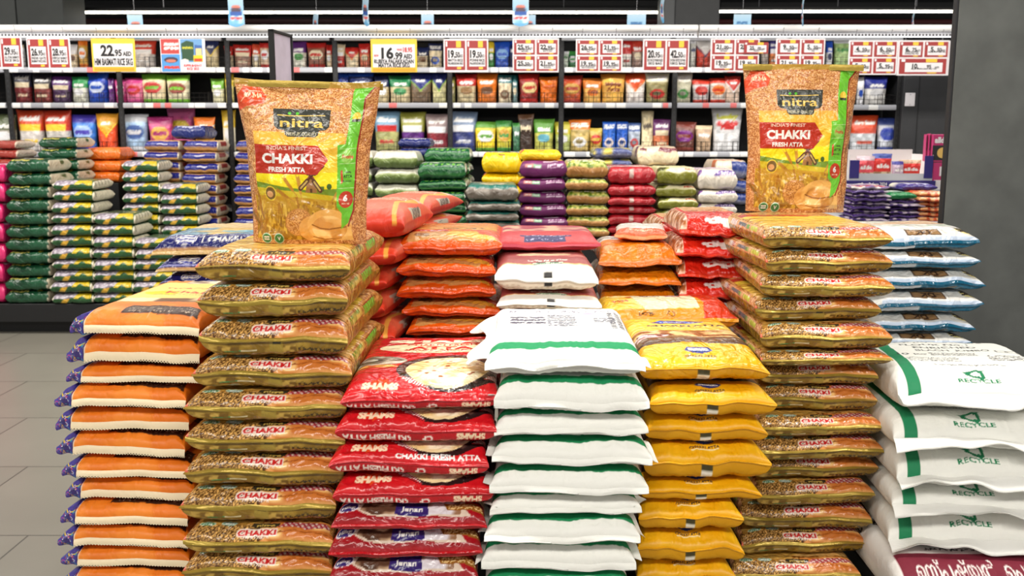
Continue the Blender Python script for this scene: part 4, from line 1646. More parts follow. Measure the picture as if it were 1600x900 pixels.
red_sign((1404, 63, 1480, 118), [('6.75', ['ALLDE ROASTED', 'CHANA DAL 1KG']), ('5.50', ['ALLDE PETIT PEAS 1KG']), ('10.95', ['ALLDE WHITE CHICK PEAS 1 KG'])], 'red price sign with one wide 10.95 card under two small ones', 3)
red_sign((1483, 64, 1556, 118), [('7.25', ['ALLDE DAL', '1KG']), ('6.95', ['DAL 1KG']), ('6.25', ['DAL 1KG']), ('5.25', ['DAL 1KG'])], 'red price sign half hidden by the grey end panel', 4)


def yellow_sign(px, label, lines):
    t, w, h = sign_root(px, label, 'yellow price signs hung from the canopy')
    b = MB(); b.box(-w / 2, -.004, 0, w / 2, .004, h, bev=.001)
    b.build('sign_board', M['signyellow'], t)
    b = MB(); b.box(-w * .455, -.007, h * .15, w * .455, -.0045, h * .84)
    c = b.build('price_card', M['signwhite'], t)
    l, r = MB(), MB()
    for (s, x, z, hh, ww, red) in lines:
        letters(r if red else l, s, x * w, z * h, hh * h, -.0085, 0, ww * w, .04)
    l.build('lettering', M['ink'], c, fix=False)
    if r.v:
        r.build('lettering', mat('red print', C(200, 40, 40)), c, fix=False)
    b = MB(); b.box(-w * .46, -.0065, h * .03, w * .46, -.0045, h * .12, m=0);
    b.build('foot_strip', [mat('amber print', C(236, 160, 40)), M['signwhite']], t)
    hang(t, (-w * .36, w * .36), h - .002)


yellow_sign((142, 60, 213, 112), 'yellow price sign reading 22.95 AED for 5KG basmati rice',
            [('22', -.14, .64, .32, .30, 0), ('.95', .10, .57, .19, .20, 0), ('AED', .32, .54, .13, .2, 0), ('HIM BASMATI RICE 5KG', 0, .30, .20, .88, 0)])
yellow_sign((579, 61, 652, 113), 'yellow price sign reading 16.99 AED for matta rice',
            [('16', -.14, .58, .32, .28, 0), ('.99', .09, .50, .20, .19, 0), ('AED', .30, .48, .13, .19, 0), ('NOW', -.38, .50, .07, .1, 1), ('WAS', .12, .68, .07, .12, 1), ('18.95', .30, .68, .14, .2, 1),
             ('RUBIYA PALAKKADAN', 0, .33, .12, .86, 0), ('MATTA RICE 5KG', 0, .21, .11, .68, 0)])

# picture poster between the signs
t, w, h = sign_root((251, 61, 321, 112), 'white collage poster with product pictures beside the yellow 22.95 sign', 'posters hung from the canopy')
t.name = 'hanging_poster'
t['category'] = 'poster'
A = Art(140, 110, C(232, 236, 244), .75)
A.rect(0, .55, .42, 1, C(196, 70, 66)); A.scrib(.08, .66, .4, .9, 2, WHITE, 3, .03); A.rect(0, .0, .43, .53, C(80, 150, 214))
A.ell(.22, .36, .16, .09, C(60, 50, 70)); A.ell(.22, .33, .12, .05, C(206, 120, 100)); A.scrib(.06, .08, .4, .18, 1, C(226, 60, 50), 4, .03)
A.rect(.45, .28, .96, 1, C(110, 160, 210)); A.poly([(.48, .34), (.47, .86), (.6, .95), (.76, .9), (.75, .34)], C(44, 80, 52)); A.scrib(.5, .68, .74, .78, 1, C(206, 200, 60), 6, .02)
A.poly([(.78, .3), (.78, .82), (.96, .8), (.96, .3)], C(60, 100, 170)); A.rect(.80, .5, .94, .72, C(226, 206, 150)); A.rect(.74, .3, .96, .5, C(240, 206, 40)); A.rect(.76, .32, .94, .4, C(206, 60, 40))
A.ell(.54, .33, .09, .06, C(236, 230, 220)); A.text('SUPER BASMATI', .72, .19, .055, C(206, 60, 60), .42, .03); A.text('RICE 5KG', .72, .09, .055, C(206, 60, 60), .28, .03)
nu, nv = 90, 66
U, V = np.meshgrid(np.linspace(0, 1, nu), np.linspace(0, 1, nv))
P3 = np.stack([(U - .5) * w, np.full(U.shape, -.005), V * h], -1).reshape(-1, 3)
me = np_mesh('poster_print', P3, grid_faces(nu, nv), M['card'], A.sample(U, V).reshape(-1, 3), False)
link('poster_print', me, t)
b = MB(); b.box(-w / 2 - .006, -.004, -.004, w / 2 + .006, .004, h + .004)
b.build('sign_board', M['signwhite'], t)
hang(t, (-w * .36, w * .36), h)

# light-blue shelf posters dangling above the canopy
def poster_mesh(w, h, seed, rounded):
    A = Art(40, 60, C(206, 230, 246), h / w)
    A.grad(0, 0, 1, 1, C(96, 166, 214), C(196, 222, 240))
    A.grain(0, .1, 1, .5, C(110, 180, 226), C(236, 244, 250), 4, seed)
    A.scrib(.2, .5, .8, .7, 1, C(70, 120, 170), seed, .06)
    if h > w * 1.4:
        A.ell(.5, .55, .36, .07, C(90, 70, 80)); A.rect(.1, .36, .9, .52, C(50, 90, 170)); A.scrib(.1, .24, .9, .34, 1, C(226, 80, 80), seed + 1, .07); A.ell(.5, .66, .3, .05, C(226, 130, 110))
    nu, nv = 14, 24
    U, V = np.meshgrid(np.linspace(0, 1, nu), np.linspace(0, 1, nv))
    X = (U - .5) * w
    if rounded:
        k = np.clip(V / .12, 0.02, 1)
        X = X * np.sqrt(1 - (1 - k) ** 2)
    Yc = .012 * np.sin(V * 3) + .006 * np.sin(U * 3)
    Pf = np.stack([X, Yc - .001, V * h - h], -1).reshape(-1, 3)
    Pb = Pf + np.array([0, .002, 0])
    n = nu * nv
    rim = np.concatenate([np.arange(nu), np.arange(1, nv) * nu + nu - 1, (nv - 1) * nu + np.arange(nu - 2, -1, -1), np.arange(nv - 2, 0, -1) * nu])
    r2 = np.roll(rim, -1)
    f = np.concatenate([grid_faces(nu, nv), grid_faces(nu, nv, True, n), np.stack([rim, rim + n, r2 + n, r2], -1)])
    cc = A.sample(U, V).reshape(-1, 3)
    return np_mesh('hanging_poster', np.concatenate([Pf, Pb]), f, M['card'], np.concatenate([cc, cc]), False)


for k, (x0, x1, y0, y1, ya, lab) in enumerate([
        (198, 224, 23, 60, 0, 'small pale blue poster dangling over the yellow 22.95 sign'),
        (355, 381, -6, 42, 0, 'long printed poster dangling above the canopy near the black framed board'),
        (361, 383, 24, 58, 0, 'small pale blue poster behind the long printed poster near the black framed board'),
        (492, 498, 21, 58, 1.25, 'narrow blue poster turned edge on, above the first upright pack'),
        (569, 577, -6, 41, 1.2, 'long blue poster turned almost edge on beside the yellow 16.99 sign'),
        (658, 678, 22, 58, 0, 'small pale blue poster just beside the yellow 16.99 sign'),
        (801, 826, -6, 41, 0, 'long round ended poster above the 25.95 price sign'),
        (815, 837, 23, 56, .1, 'small pale blue poster behind the long round ended one'),
        (980, 1009, 22, 58, 0, 'wide pale blue poster left of the dark grey column'.replace('left of', 'hung before')),
        (1033, 1040, -6, 36, 1.2, 'long poster turned edge on against the dark grey column'),
        (1147, 1173, 22, 56, 0, 'small pale blue poster just past the dark grey column'),
        (1254, 1258, -6, 41, 1.35, 'thin curved poster seen edge on above the second upright pack'),
        (1427, 1430, 20, 43, 1.3, 'thin poster strip seen edge on above the 10.95 sign')]):
    Y = 8.05 if y0 < 0 else 8.45
    a, q = at(x0, y0, Y), at(x1, y1, Y)
    w = (q[0] - a[0]) / max(.05, math.cos(ya) + .02) if ya > .5 else q[0] - a[0]
    w = min(w, .16)
    o = link('hanging_poster', poster_mesh(w, a[2] - q[2], k, y0 < 0))
    o.location = ((a[0] + q[0]) / 2, Y, a[2])
    o.rotation_euler = (0, 0, ya)
    tag(o, lab, 'poster', 'posters dangling above the canopy')
    b = MB(); b.tube([(0, .0, 0), (0, .0, 4.2 - a[2])], .0015, n=4)
    b.build('hanging_thread', M['steel'], o)

# ---------------------------------------------------------------- right side: grey end panel, dark shelving end
b = MB()
Yp = 3.52
x0 = at(1489, 150, Yp)[0]
b.box(x0, Yp, 0, x0 + 1.6, Yp + .03, 4.2, bev=.002)
structure(b.build('wall_right', mat('scuffed grey panel', C(98, 101, 99), rough=.6, var=.16, bump=.06, bscale=12)))
b = MB(); b.box(x0 - .009, Yp + .002, 0, x0, Yp + .032, 4.2, bev=.002)
structure(b.build('trim_1', mat('dark panel edging', C(34, 34, 38), rough=.5)))
b = MB()
q0, q1 = at(1411, 150, 8.55)[0], at(1500, 150, 8.55)[0]
b.box(q0, 8.55, 0, q1 + .6, 9.0, at(0, 95, 8.55)[2], bev=.004)
b.box(q0 + .135, 8.545, 0.02, q0 + .14, 8.552, 2.1, m=1)
structure(b.build('wall_panel', [M['darkgrey'], M['black']]))
a, q = at(1416, 145, 8.53), at(1430, 166, 8.53)
t = empty('notice_plate', ((a[0] + q[0]) / 2, 8.549, q[2]))
tag(t, 'small white plate on the dark panel at the shelving end', 'plate')
w, h = q[0] - a[0], a[2] - q[2]
b = MB(); b.box(-w / 2, -.008, 0, w / 2, 0, h, bev=.003); b.build('plate', M['signwhite'], t)
b = MB(); b.tube([(0, -.010, h * .88), (0, -.007, h * .88)], .004, n=8); b.tube([(0, -.010, h * .12), (0, -.007, h * .12)], .004, n=8); b.build('screw', M['steel'], t)

# black framed board seen obliquely behind the first upright pack
t = empty('sign_stand', at(444, 200, 4.2)[:2] + (0,))
tag(t, 'black framed sign board seen almost edge on behind the first upright pack', 'sign board')
a, q = at(432, 50, 4.2), at(458, 62, 4.2)
t.rotation_euler = (0, 0, 1.46)
hz = a[2]
b = MB()
for (x0, z0, x1, z1) in [(-.12, hz - .42, -.108, hz), (.108, hz - .42, .12, hz), (-.12, hz - .012, .12, hz), (-.12, hz - .42, .12, hz - .408)]:
    b.box(x0, -.012, z0, x1, .012, z1, bev=.002)
b.build('frame', M['black'], t)
b = MB(); b.box(-.108, -.004, hz - .408, .108, .004, hz - .012)
b.build('sign_sheet', mat('pale lilac sheet', C(206, 196, 214), rough=.4, var=.12), t)
b = MB(); b.tube([(0, 0, .02), (0, 0, hz - .42)], .012, n=8); b.build('pole', M['black'], t)
b = MB(); b.box(-.15, -.12, 0, .15, .12, .02, bev=.005); b.build('base', M['black'], t)

# ---------------------------------------------------------------- bags standing on the shelves
def standing_mesh(name, W, H, D, A, m, nu=20, nv=26, seed=0, flare=.06, wob=.004, bottom=.9, back=None, bulge=(0.0, 0.0), neck=.34, waves=1.0):
    """an upright bag on its flat base with a pinched, flared seal at the top; origin at the middle of the base"""
    u = np.sin(np.linspace(-PI / 2, PI / 2, nu)) * .35 + np.linspace(-1, 1, nu) * .65
    v = np.linspace(0, 1, nv)
    U, V = np.meshgrid(u, v)
    hu = (1 - np.abs(U) ** 3.2) ** (1 / 2.2)
    pr = np.clip(np.minimum(.72 + V * 5, np.minimum(1, ((1 - V) / neck)) ** .75), 0.0, 1)
    pr = np.where(V > .955, .03, np.maximum(pr, .03))
    n1 = vnoise(nv, nu, 5, seed + 1) - .5
    n2 = vnoise(nv, nu, 11, seed + 2) - .5
    wv = bottom + (1 + flare - bottom) * V ** 1.6 - .035 * np.sin(PI * V) + .03 * (vnoise(nv, nu, 2, seed + 3, 5)[:, :1] - .5)
    X = U * W / 2 * wv
    sway = wob * 2 * np.sin(U * 3.1 * waves + seed) * V ** 3
    t = D / 2 * hu * pr
    Yf = -t - (wob * 2.2 * n1 + wob * 1.6 * n2) * np.minimum(1, hu * pr * 1.6) + sway - bulge[0] * hu * np.exp(-((V - .38) / .3) ** 2)
    Yb = t + sway
    Z = V * H - .02 * H * (U ** 2) * V * (smooth1(nu, 3, seed)[None, :]) + (1 - np.abs(U)) * 0
    Vf = np.stack([X, Yf, Z], -1).reshape(-1, 3)
    Vb = np.stack([X, Yb, Z], -1).reshape(-1, 3)
    N = nu * nv
    idx = np.arange(N).reshape(nv, nu)
    mb = idx + N
    mb[:, 0], mb[:, -1], mb[-1] = idx[:, 0], idx[:, -1], idx[-1]
    f1 = grid_faces(nu, nv)
    f2 = mb.reshape(-1)[grid_faces(nu, nv, True)]
    cap = np.stack([idx[0, :-1], mb[0, :-1], mb[0, 1:], idx[0, 1:]], -1)
    cap[0, 1] = cap[0, 0]
    cap = cap[1:-1]
    tri1 = np.array([[idx[0, 0], mb[0, 1], idx[0, 1], idx[0, 1]]])
    Fq = np.concatenate([f1, f2, cap])
    S = np.stack([(U + 1) / 2, V], -1)
    cf = A.sample(S[..., 0], S[..., 1]).reshape(-1, 3)
    cb = (back or A).sample(1 - S[..., 0], S[..., 1]).reshape(-1, 3)
    Va = np.concatenate([Vf, Vb])
    used = np.zeros(len(Va), bool)
    used[Fq.ravel()] = True
    rm = np.cumsum(used) - 1
    return np_mesh(name, Va[used], rm[Fq], m, np.concatenate([cf, cb])[used])


def shelf_art(style, ct, cb, cl, seed, word=None):
    A = Art(56, 74, C(*cb), 1.35)
    ct, cb, cl = C(*ct), C(*cb), C(*cl)
    A.grain(0, 0, 1, 1, cb * .9, np.minimum(1, cb * 1.1), 7, seed)
    if style == 'band':
        A.rect(0, .58, 1, 1, ct); A.ell(.5, .42, .33, .13, cl); A.scrib(.2, .62, .8, .74, 1, WHITE, seed, .07)
    elif style == 'vee':
        A.poly([(0, 1), (1, 1), (1, .8), (.5, .45), (0, .8)], ct); A.line([(0, .76), (.5, .41), (1, .76)], .06, cl); A.scrib(.3, .68, .7, .78, 1, WHITE, seed, .05)
    elif style == 'oval':
        A.rect(0, .8, 1, 1, ct); A.ell(.5, .52, .4, .2, cl); A.scrib(.2, .46, .8, .58, 1, ct, seed, .07); A.rect(0, 0, 1, .14, ct)
    elif style == 'split':
        A.rect(0, .5, 1, 1, ct); A.rect(.1, .52, .9, .66, cl); A.scrib(.15, .72, .85, .85, 1, WHITE, seed, .06); A.scrib(.2, .2, .8, .3, 1, cl, seed + 3, .05)
    elif style == 'pic':
        A.rect(0, .7, 1, 1, ct); A.ell(.5, .3, .34, .16, cl); A.scrib(.1, .76, .9, .9, 2, WHITE, seed, .05); A.ell(.48, .32, .2, .08, cb * .7)
    else:
        A.rect(0, .86, 1, 1, ct); A.scrib(.15, .55, .85, .7, 1, cl, seed, .07)
    if word:
        A.text(word, .5, .55, .17, cl, .8, .04)
    return A


R_, CR, NV, GN, MR, PU, PK, BL, YE, OR, WH, BR, TE, OL, GD = ((196, 40, 34), (226, 210, 176), (34, 44, 92), (60, 140, 60), (120, 36, 40), (96, 44, 120), (206, 70, 140), (30, 80, 190), (240, 206, 40), (234, 120, 30),
                                                             (234, 234, 236), (120, 84, 60), (40, 110, 116), (150, 150, 60), (206, 160, 70))
ROWS = {
    'A': [(36, 44, 70, 'x', CR, WH, R_, 'narrow cream'), (112, 127, 69, 'band', WH, CR, BR, 'small cream'), (128, 142, 62, 'oval', OR, GD, WH, 'gold and orange'),
          (213, 248, 63, 'split', (220, 70, 50), (206, 200, 196), WH, 'wide red and silver'), (322, 346, 62, 'vee', NV, (214, 196, 150), YE, 'navy and tan'), (354, 368, 72, 'band', R_, CR, BR, 'red topped cream'),
          (369, 396, 70, 'split', R_, (150, 110, 90), CR, 'red and brown'), (397, 410, 69, 'band', (220, 80, 50), CR, WH, 'slim red'), (409, 425, 67, 'oval', R_, (210, 180, 150), WH, 'red and beige'),
          (458, 482, 65, 'band', PU, (222, 220, 206), GN, 'purple topped white'), (483, 511, 67, 'oval', R_, (150, 90, 70), CR, 'deep red'), (512, 521, 70, 'band', R_, CR, WH, 'very slim red'),
          (524, 541, 69, 'split', CR, R_, WH, 'cream topped red'), (541, 563, 74, 'vee', R_, CR, (230, 130, 60), 'red peaked cream'), (563, 580, 68, 'band', R_, (200, 100, 70), CR, 'brick red'),
          (652, 671, 74, 'band', NV, CR, BR, 'navy capped cream'), (671, 692, 68, 'pic', NV, CR, BL, 'navy topped cream'), (763, 773, 65, 'band', YE, GN, WH, 'yellow and green'), (773, 797, 65, 'oval', BL, BL, (120, 170, 220), 'bright blue'),
          (797, 802, 64, 'x', BL, NV, WH, 'slim blue'), (873, 888, 80, 'x', WH, (200, 210, 196), GN, 'low white'), (887, 901, 80, 'oval', GN, (30, 110, 60), WH, 'low green'),
          (970, 986, 63, 'split', R_, (226, 220, 210), R_, 'red and white'), (985, 1003, 62, 'band', (200, 60, 40), (160, 130, 116), CR, 'red over brown'), (1076, 1085, 62, 'x', WH, (210, 210, 200), NV, 'slim white'),
          (1085, 1112, 62, 'vee', (210, 206, 200), (196, 60, 40), NV, 'white topped red'), (1186, 1198, 68, 'x', (180, 170, 160), (170, 160, 150), BR, 'grey'), (1198, 1213, 61, 'split', (60, 50, 130), (226, 130, 70), WH, 'violet and orange'),
          (1287, 1297, 64, 'band', BL, WH, NV, 'slim white and blue'), (1299, 1325, 62, 'x', WH, (170, 200, 130), GN, 'tall green striped'), (1400, 1405, 80, 'band', WH, CR, BR, 'very slim cream')],
    'B': [(-22, -1, 116, 'band', CR, (200, 190, 170), BR, 'cream edge'), (24, 52, 112, 'split', (40, 40, 60), MR, CR, 'wide maroon'), (54, 83, 116, 'split', (40, 36, 44), (130, 50, 46), CR, 'maroon and black'), (83, 113, 119, 'split', PU, (66, 36, 76), CR, 'dark purple'),
          (114, 140, 120, 'band', (40, 150, 80), (206, 206, 190), WH, 'green topped white'), (139, 172, 114, 'oval', BL, (30, 66, 176), (206, 216, 240), 'royal blue'), (171, 180, 122, 'x', PU, PU, WH, 'slim purple'), (181, 199, 124, 'band', PK, (196, 60, 130), WH, 'small pink'),
          (197, 226, 122, 'oval', PK, (216, 110, 150), R_, 'pink'), (223, 261, 115, 'oval', (110, 180, 50), CR, (200, 60, 60), 'lime topped beige'), (262, 298, 117, 'oval', (120, 190, 50), (222, 214, 180), (150, 70, 60), 'lime and cream'),
          (331, 352, 123, 'band', (120, 180, 60), (210, 206, 170), WH, 'half hidden lime'), (353, 366, 115, 'band', YE, (226, 210, 130), WH, 'yellow'), (525, 546, 114, 'x', BL, (36, 60, 150), WH, 'plain blue'), (546, 584, 113, 'x', BL, NV, WH, 'wide dark blue'),
          (586, 609, 118, 'band', NV, (206, 190, 150), WH, 'navy topped beige'), (609, 643, 118, 'band', (30, 126, 76), (206, 190, 150), (60, 150, 90), 'green topped beige'), (641, 675, 114, 'vee', (40, 50, 130), (120, 100, 80), (130, 180, 50), 'blue peaked brown'),
          (675, 698, 114, 'vee', (30, 46, 120), (206, 200, 150), (130, 180, 50), 'blue peaked cream'), (699, 712, 120, 'band', OL, (170, 166, 110), CR, 'slim olive'), (713, 745, 115, 'band', R_, (206, 190, 150), (150, 110, 60), 'red capped beige'),
          (745, 777, 114, 'band', OR, (226, 120, 30), (110, 70, 40), 'orange'), (778, 800, 117, 'pic', TE, CR, BR, 'teal topped cream'), (800, 809, 117, 'band', TE, (120, 150, 150), CR, 'slim teal'),
          (811, 842, 115, 'oval', R_, (150, 34, 30), (230, 206, 140), 'red and gold'), (843, 871, 120, 'x', OR, (222, 110, 20), (206, 90, 10), 'orange jar shaped'), (876, 909, 118, 'oval', (170, 50, 36), (190, 80, 40), GD, 'rust coloured'),
          (910, 940, 122, 'band', (226, 130, 50), (236, 180, 90), OR, 'amber'), (939, 976, 115, 'x', (240, 150, 50), (240, 180, 80), (130, 60, 30), 'large amber'), (976, 1008, 114, 'vee', (226, 84, 30), (236, 226, 220), OR, 'orange topped white'),
          (1008, 1044, 114, 'pic', (240, 232, 200), (150, 140, 90), R_, 'cream over olive'), (1053, 1080, 114, 'pic', (222, 214, 196), (190, 186, 160), GN, 'white and gold'), (1081, 1108, 124, 'oval', (210, 60, 40), (214, 206, 206), R_, 'red rounded'),
          (1108, 1135, 122, 'oval', (220, 60, 40), (222, 210, 200), OR, 'red and orange rounded'), (1132, 1156, 119, 'vee', (206, 60, 50), (226, 200, 180), WH, 'red striped'), (1338, 1349, 120, 'band', WH, (226, 226, 230), BL, 'slim white'),
          (1349, 1384, 120, 'band', (40, 50, 140), (232, 230, 226), WH, 'white rice')],
    'C': [(-14, 22, 178, 'band', (90, 100, 70), (176, 170, 150), WH, 'grey green'), (26, 67, 172, 'split', (206, 70, 36), (206, 200, 196), (240, 200, 60), 'red topped silver'), (67, 110, 172, 'split', (200, 60, 36), (200, 196, 190), (240, 200, 60), 'second red topped silver'),
          (110, 149, 179, 'oval', (70, 60, 170), (50, 120, 210), (160, 190, 240), 'shiny blue violet'), (149, 181, 177, 'vee', (240, 170, 50), (226, 80, 40), YE, 'shiny orange'), (191, 229, 178, 'oval', (200, 206, 214), (150, 180, 210), (60, 90, 150), 'silver blue'),
          (230, 267, 182, 'oval', (150, 40, 100), (190, 70, 120), GD, 'magenta'), (261, 303, 168, 'oval', (216, 110, 170), (206, 90, 150), (226, 206, 60), 'big raised pink'), (301, 334, 183, 'vee', OR, (236, 160, 50), WH, 'bright orange'),
          (345, 366, 172, 'band', (226, 190, 50), (222, 214, 190), WH, 'yellow topped cream'), (584, 624, 174, 'split', (120, 160, 190), (170, 170, 110), (200, 50, 50), 'green and blue with red label'), (625, 664, 175, 'split', OL, (90, 40, 120), WH, 'olive over purple'),
          (665, 701, 178, 'split', (150, 130, 130), (140, 50, 60), WH, 'maroon middled'), (703, 745, 174, 'split', (120, 140, 170), (50, 60, 120), WH, 'grey over navy'), (741, 775, 190, 'oval', (90, 150, 50), (240, 206, 50), WH, 'yellow and green'),
          (775, 800, 188, 'oval', GN, (206, 196, 60), GD, 'green and gold'), (801, 813, 192, 'x', GN, (60, 110, 80), WH, 'slim green'), (810, 834, 178, 'x', BR, (60, 44, 36), CR, 'dark brown'), (834, 866, 186, 'band', (90, 150, 50), (190, 190, 90), (100, 170, 190), 'lime green'),
          (867, 893, 190, 'band', (206, 196, 60), (180, 190, 110), WH, 'yellow green'), (890, 923, 187, 'pic', OR, (206, 180, 110), WH, 'orange topped'), (921, 942, 200, 'oval', (206, 180, 70), (196, 160, 70), R_, 'small gold'),
          (942, 963, 190, 'pic', (30, 90, 190), (40, 96, 190), (226, 210, 206), 'blue box shaped'), (963, 982, 190, 'pic', (26, 80, 180), (34, 90, 190), (230, 216, 210), 'second blue box shaped'), (982, 1002, 192, 'pic', (60, 90, 150), (170, 180, 196), (196, 60, 60), 'blue and white'),
          (1003, 1022, 173, 'x', (222, 206, 166), (226, 210, 170), (90, 80, 70), 'cream paper'), (1021, 1048, 186, 'split', (110, 50, 110), (196, 110, 70), CR, 'purple over copper'), (1053, 1088, 190, 'oval', (130, 60, 50), (110, 60, 50), (120, 40, 130), 'round purple'),
          (1088, 1114, 196, 'x', (226, 206, 170), (190, 160, 130), WH, 'cream'), (1114, 1160, 168, 'word', (220, 220, 220), (222, 222, 224), (206, 60, 60), 'white wheat flour'), (1330, 1373, 180, 'split', (226, 80, 40), (206, 210, 216), (214, 90, 70), 'red topped white'),
          (1373, 1404, 184, 'oval', (60, 80, 160), (206, 210, 220), (50, 70, 170), 'blue patterned white')],
}
ROWNAME = {'A': 'top', 'B': 'middle', 'C': 'lower'}
BAYSHORT = ['bay at the picture edge', 'bay under 28.95 card', 'bay under 22.95 sign', 'bay by black framed board', 'bay under 16.99 sign', 'bay under 19.50 cards',
            'bay under 21.95 card', 'bay under 42.50 card', 'bay nearest dark panel']
for row, items in ROWS.items():
    zs = {'A': zA, 'B': zB, 'C': zC}[row]
    for k, (x0, x1, yt, st, ct, cb, cl, desc) in enumerate(items):
        Yb = YS + .105 + (k % 2) * .01 + (.13 if 'raised' in desc else 0)
        z = zs - .018 * (row == 'B' and x0 > 1300) - .0025
        a, q = at(x0, 150, Yb)[0], at(x1, 150, Yb)[0]
        w = q - a
        hgt = at(0, yt, Yb)[2] - z
        A = shelf_art(st, ct, cb, cl, k * 3 + len(row))
        if st == 'word':
            A.text('Lucky', .5, .80, .13, C(206, 206, 40), .7, .06); A.text('Atta', .5, .55, .13, C(196, 50, 50), .5, .05)
        if desc in ('large amber', 'amber'):
            A.text('Atta', .5, .48, .2, C(130, 60, 30), .6, .03)
        box = 'box' in desc or 'paper' in desc
        me = standing_mesh('rice_bag', w * 1.02, hgt, min(.13, max(.06, w * .55)), A, M['small'], seed=k * 5 + ord(row), flare=.02 if box else .07, bottom=.96 if box else .88, neck=.06 if box else .34, wob=.002 if box else .005)
        o = link('rice_bag', me)
        o.location = ((a + q) / 2, Yb, z)
        o.rotation_euler = (0, 0, rr.uniform(-.1, .1) if w > .09 else 0)
        bay = max(i for i in range(9) if BAYX[i] <= (x0 + x1) / 2)
        tag(o, '%s bag on the %s shelf, %s' % (desc, ROWNAME[row], BAYSHORT[bay]), 'rice bag', 'bags standing on the %s shelf' % ROWNAME[row])

# ---------------------------------------------------------------- bag kinds of the front display
aW, aWb = art_wheat_lying(), art_wheat_back()
gold_fin = dict(name='seam_flap', depth=.011, ang=-.7, wob=.95, m=M['gold'], cells=3)


def plinth(x0, x1, y0, y1, z):
    b = MB(); b.box(x0, y0, 0, x1, y1, z, bev=.004)
    structure(b.build('plinth', M['black']))


def under(objs, z, L, inset=.03):
    xs = [o.location.x for o in objs[-1:]]
    o = objs[-1]
    me = o.data
    w = max(v.co.x for v in me.vertices) * o.scale.x
    b = MB(); b.box(-w + inset, inset, -z, w - inset, L - inset, 0, bev=.004)
    p = structure(b.build('plinth', M['black']))
    p.location = (o.location.x, o.location.y, z)
    p.rotation_euler = (0, 0, o.rotation_euler.z)


goldL = [pillow('wheat_flour_bag', .36, .54, .085, aW, aWb, M['film'], nu=210, nf=52, seed=s, fins=(gold_fin,), warp=.008, pv=2.1, ev=.055, seam=.57) for s in (1, 21, 41)]
goldTop = pillow('wheat_flour_bag', .36, .54, .085, aW, aWb, M['film'], nu=210, nf=46, seed=61, full=True, fins=(gold_fin,), warp=.008, crown=.0, ev=.07, seam=.55)

o, z = stack(goldL, 'wheat_flour_bag', 2.2, [(308, 549, 445), (312, 545, 501), (313, 545, 561), (302, 551, 613), (293, 543, 663), (292, 541, 713), (291, 538, 766), (285, 527, 822), (291, 524, 869), (288, 521, 918), (288, 521, 965)],
             390, 'gold wheat flour bag', 'the stack next to orange sacks', 'flour bag', 'gold flour bags stacked beside the orange sacks', seed=3, topp=goldTop, jit=.008)
under(o, z, .54)
zL = o[0].location.z + .085 * o[0].scale.z
o, z = stack(goldL, 'wheat_flour_bag', 2.65, [(1192, 1396, 393), (1195, 1398, 431), (1186, 1392, 468), (1181, 1380, 506), (1184, 1389, 547), (1182, 1386, 571), (1186, 1374, 608), (1188, 1371, 648), (1181, 1374, 682), (1175, 1376, 719), (1179, 1377, 755), (1179, 1366, 795), (1158, 1364, 836), (1158, 1358, 875), (1140, 1338, 914)],
             354, 'gold wheat flour bag', 'the stack beside yellow bags', 'flour bag', 'gold flour bags stacked beside the yellow bags', seed=5, topp=goldTop, jit=.03)
under(o, z, .54)
zR = o[0].location.z + .085 * o[0].scale.z


def depth_for(z, py):
    s = (450 - py) / F
    d = (-math.sin(PITCH) + s * math.cos(PITCH)) / (math.cos(PITCH) + s * math.sin(PITCH))
    return (z - CAM_H) / d


aS = art_wheat_standing()
aSb = art_wheat_back()
for k, (z, py, xb0, xb1, xt0, xt1, yt, roll, yaw, lab, dep) in enumerate([
        (zL, 379, 387, 571, 356, 589, 124, .022, .05, 'upright gold wheat flour pack on the stack next to the orange sacks', .11),
        (zR, 330, 1168, 1326, 1153, 1340, 98, .01, -.03, 'upright gold wheat flour pack on the stack beside the yellow bags', .11)]):
    Y = depth_for(z, py)
    a, q = at(xt0, yt, Y + .02), at(xt1, yt, Y + .02)
    W = q[0] - a[0]
    H = a[2] - z
    bw = (at(xb1, py, Y)[0] - at(xb0, py, Y)[0]) / W
    me = standing_mesh('wheat_flour_pack', W / 1.02, H, dep, aS, M['film'], nu=420, nv=480, seed=71 + k * 9, flare=.02, bottom=bw, back=aSb, neck=.40, wob=.007, bulge=(.012, 0))
    ob = link('wheat_flour_pack', me)
    xc = (at(xb0, py, Y)[0] + at(xb1, py, Y)[0]) / 2
    ob.location = (xc, Y + dep / 2 * .8, z - .004)
    ob.rotation_euler = (0, roll, yaw)
    tag(ob, lab, 'flour pack', 'gold flour packs standing upright on the stacks')
    # gold seal along the top edge
    nu = 120
    u = np.linspace(-1, 1, nu)
    V, cc = [], []
    for j in range(5):
        zz = H * (.962 + .04 * j / 4)
        wob = .010 * np.sin(u * 3.1 + k * 2) * .9 - .0035
        V.append(np.stack([u * W / 2 * 1.005, wob - .001 * (j == 2), np.full(nu, zz) - .02 * H * u ** 2 * .2], -1))
    Vf = np.concatenate(V)
    Vb = Vf + np.array([0, .006, 0])
    n = nu * 5
    f = np.concatenate([grid_faces(nu, 5), grid_faces(nu, 5, True, n), np.stack([4 * nu + np.arange(nu - 1), 4 * nu + np.arange(1, nu), 4 * nu + np.arange(1, nu) + n, 4 * nu + np.arange(nu - 1) + n], -1)])
    s = link('top_seal', np_mesh('top_seal', np.concatenate([Vf, Vb]), f, M['gold']), ob)
    s['label'] = 'gold top seal'

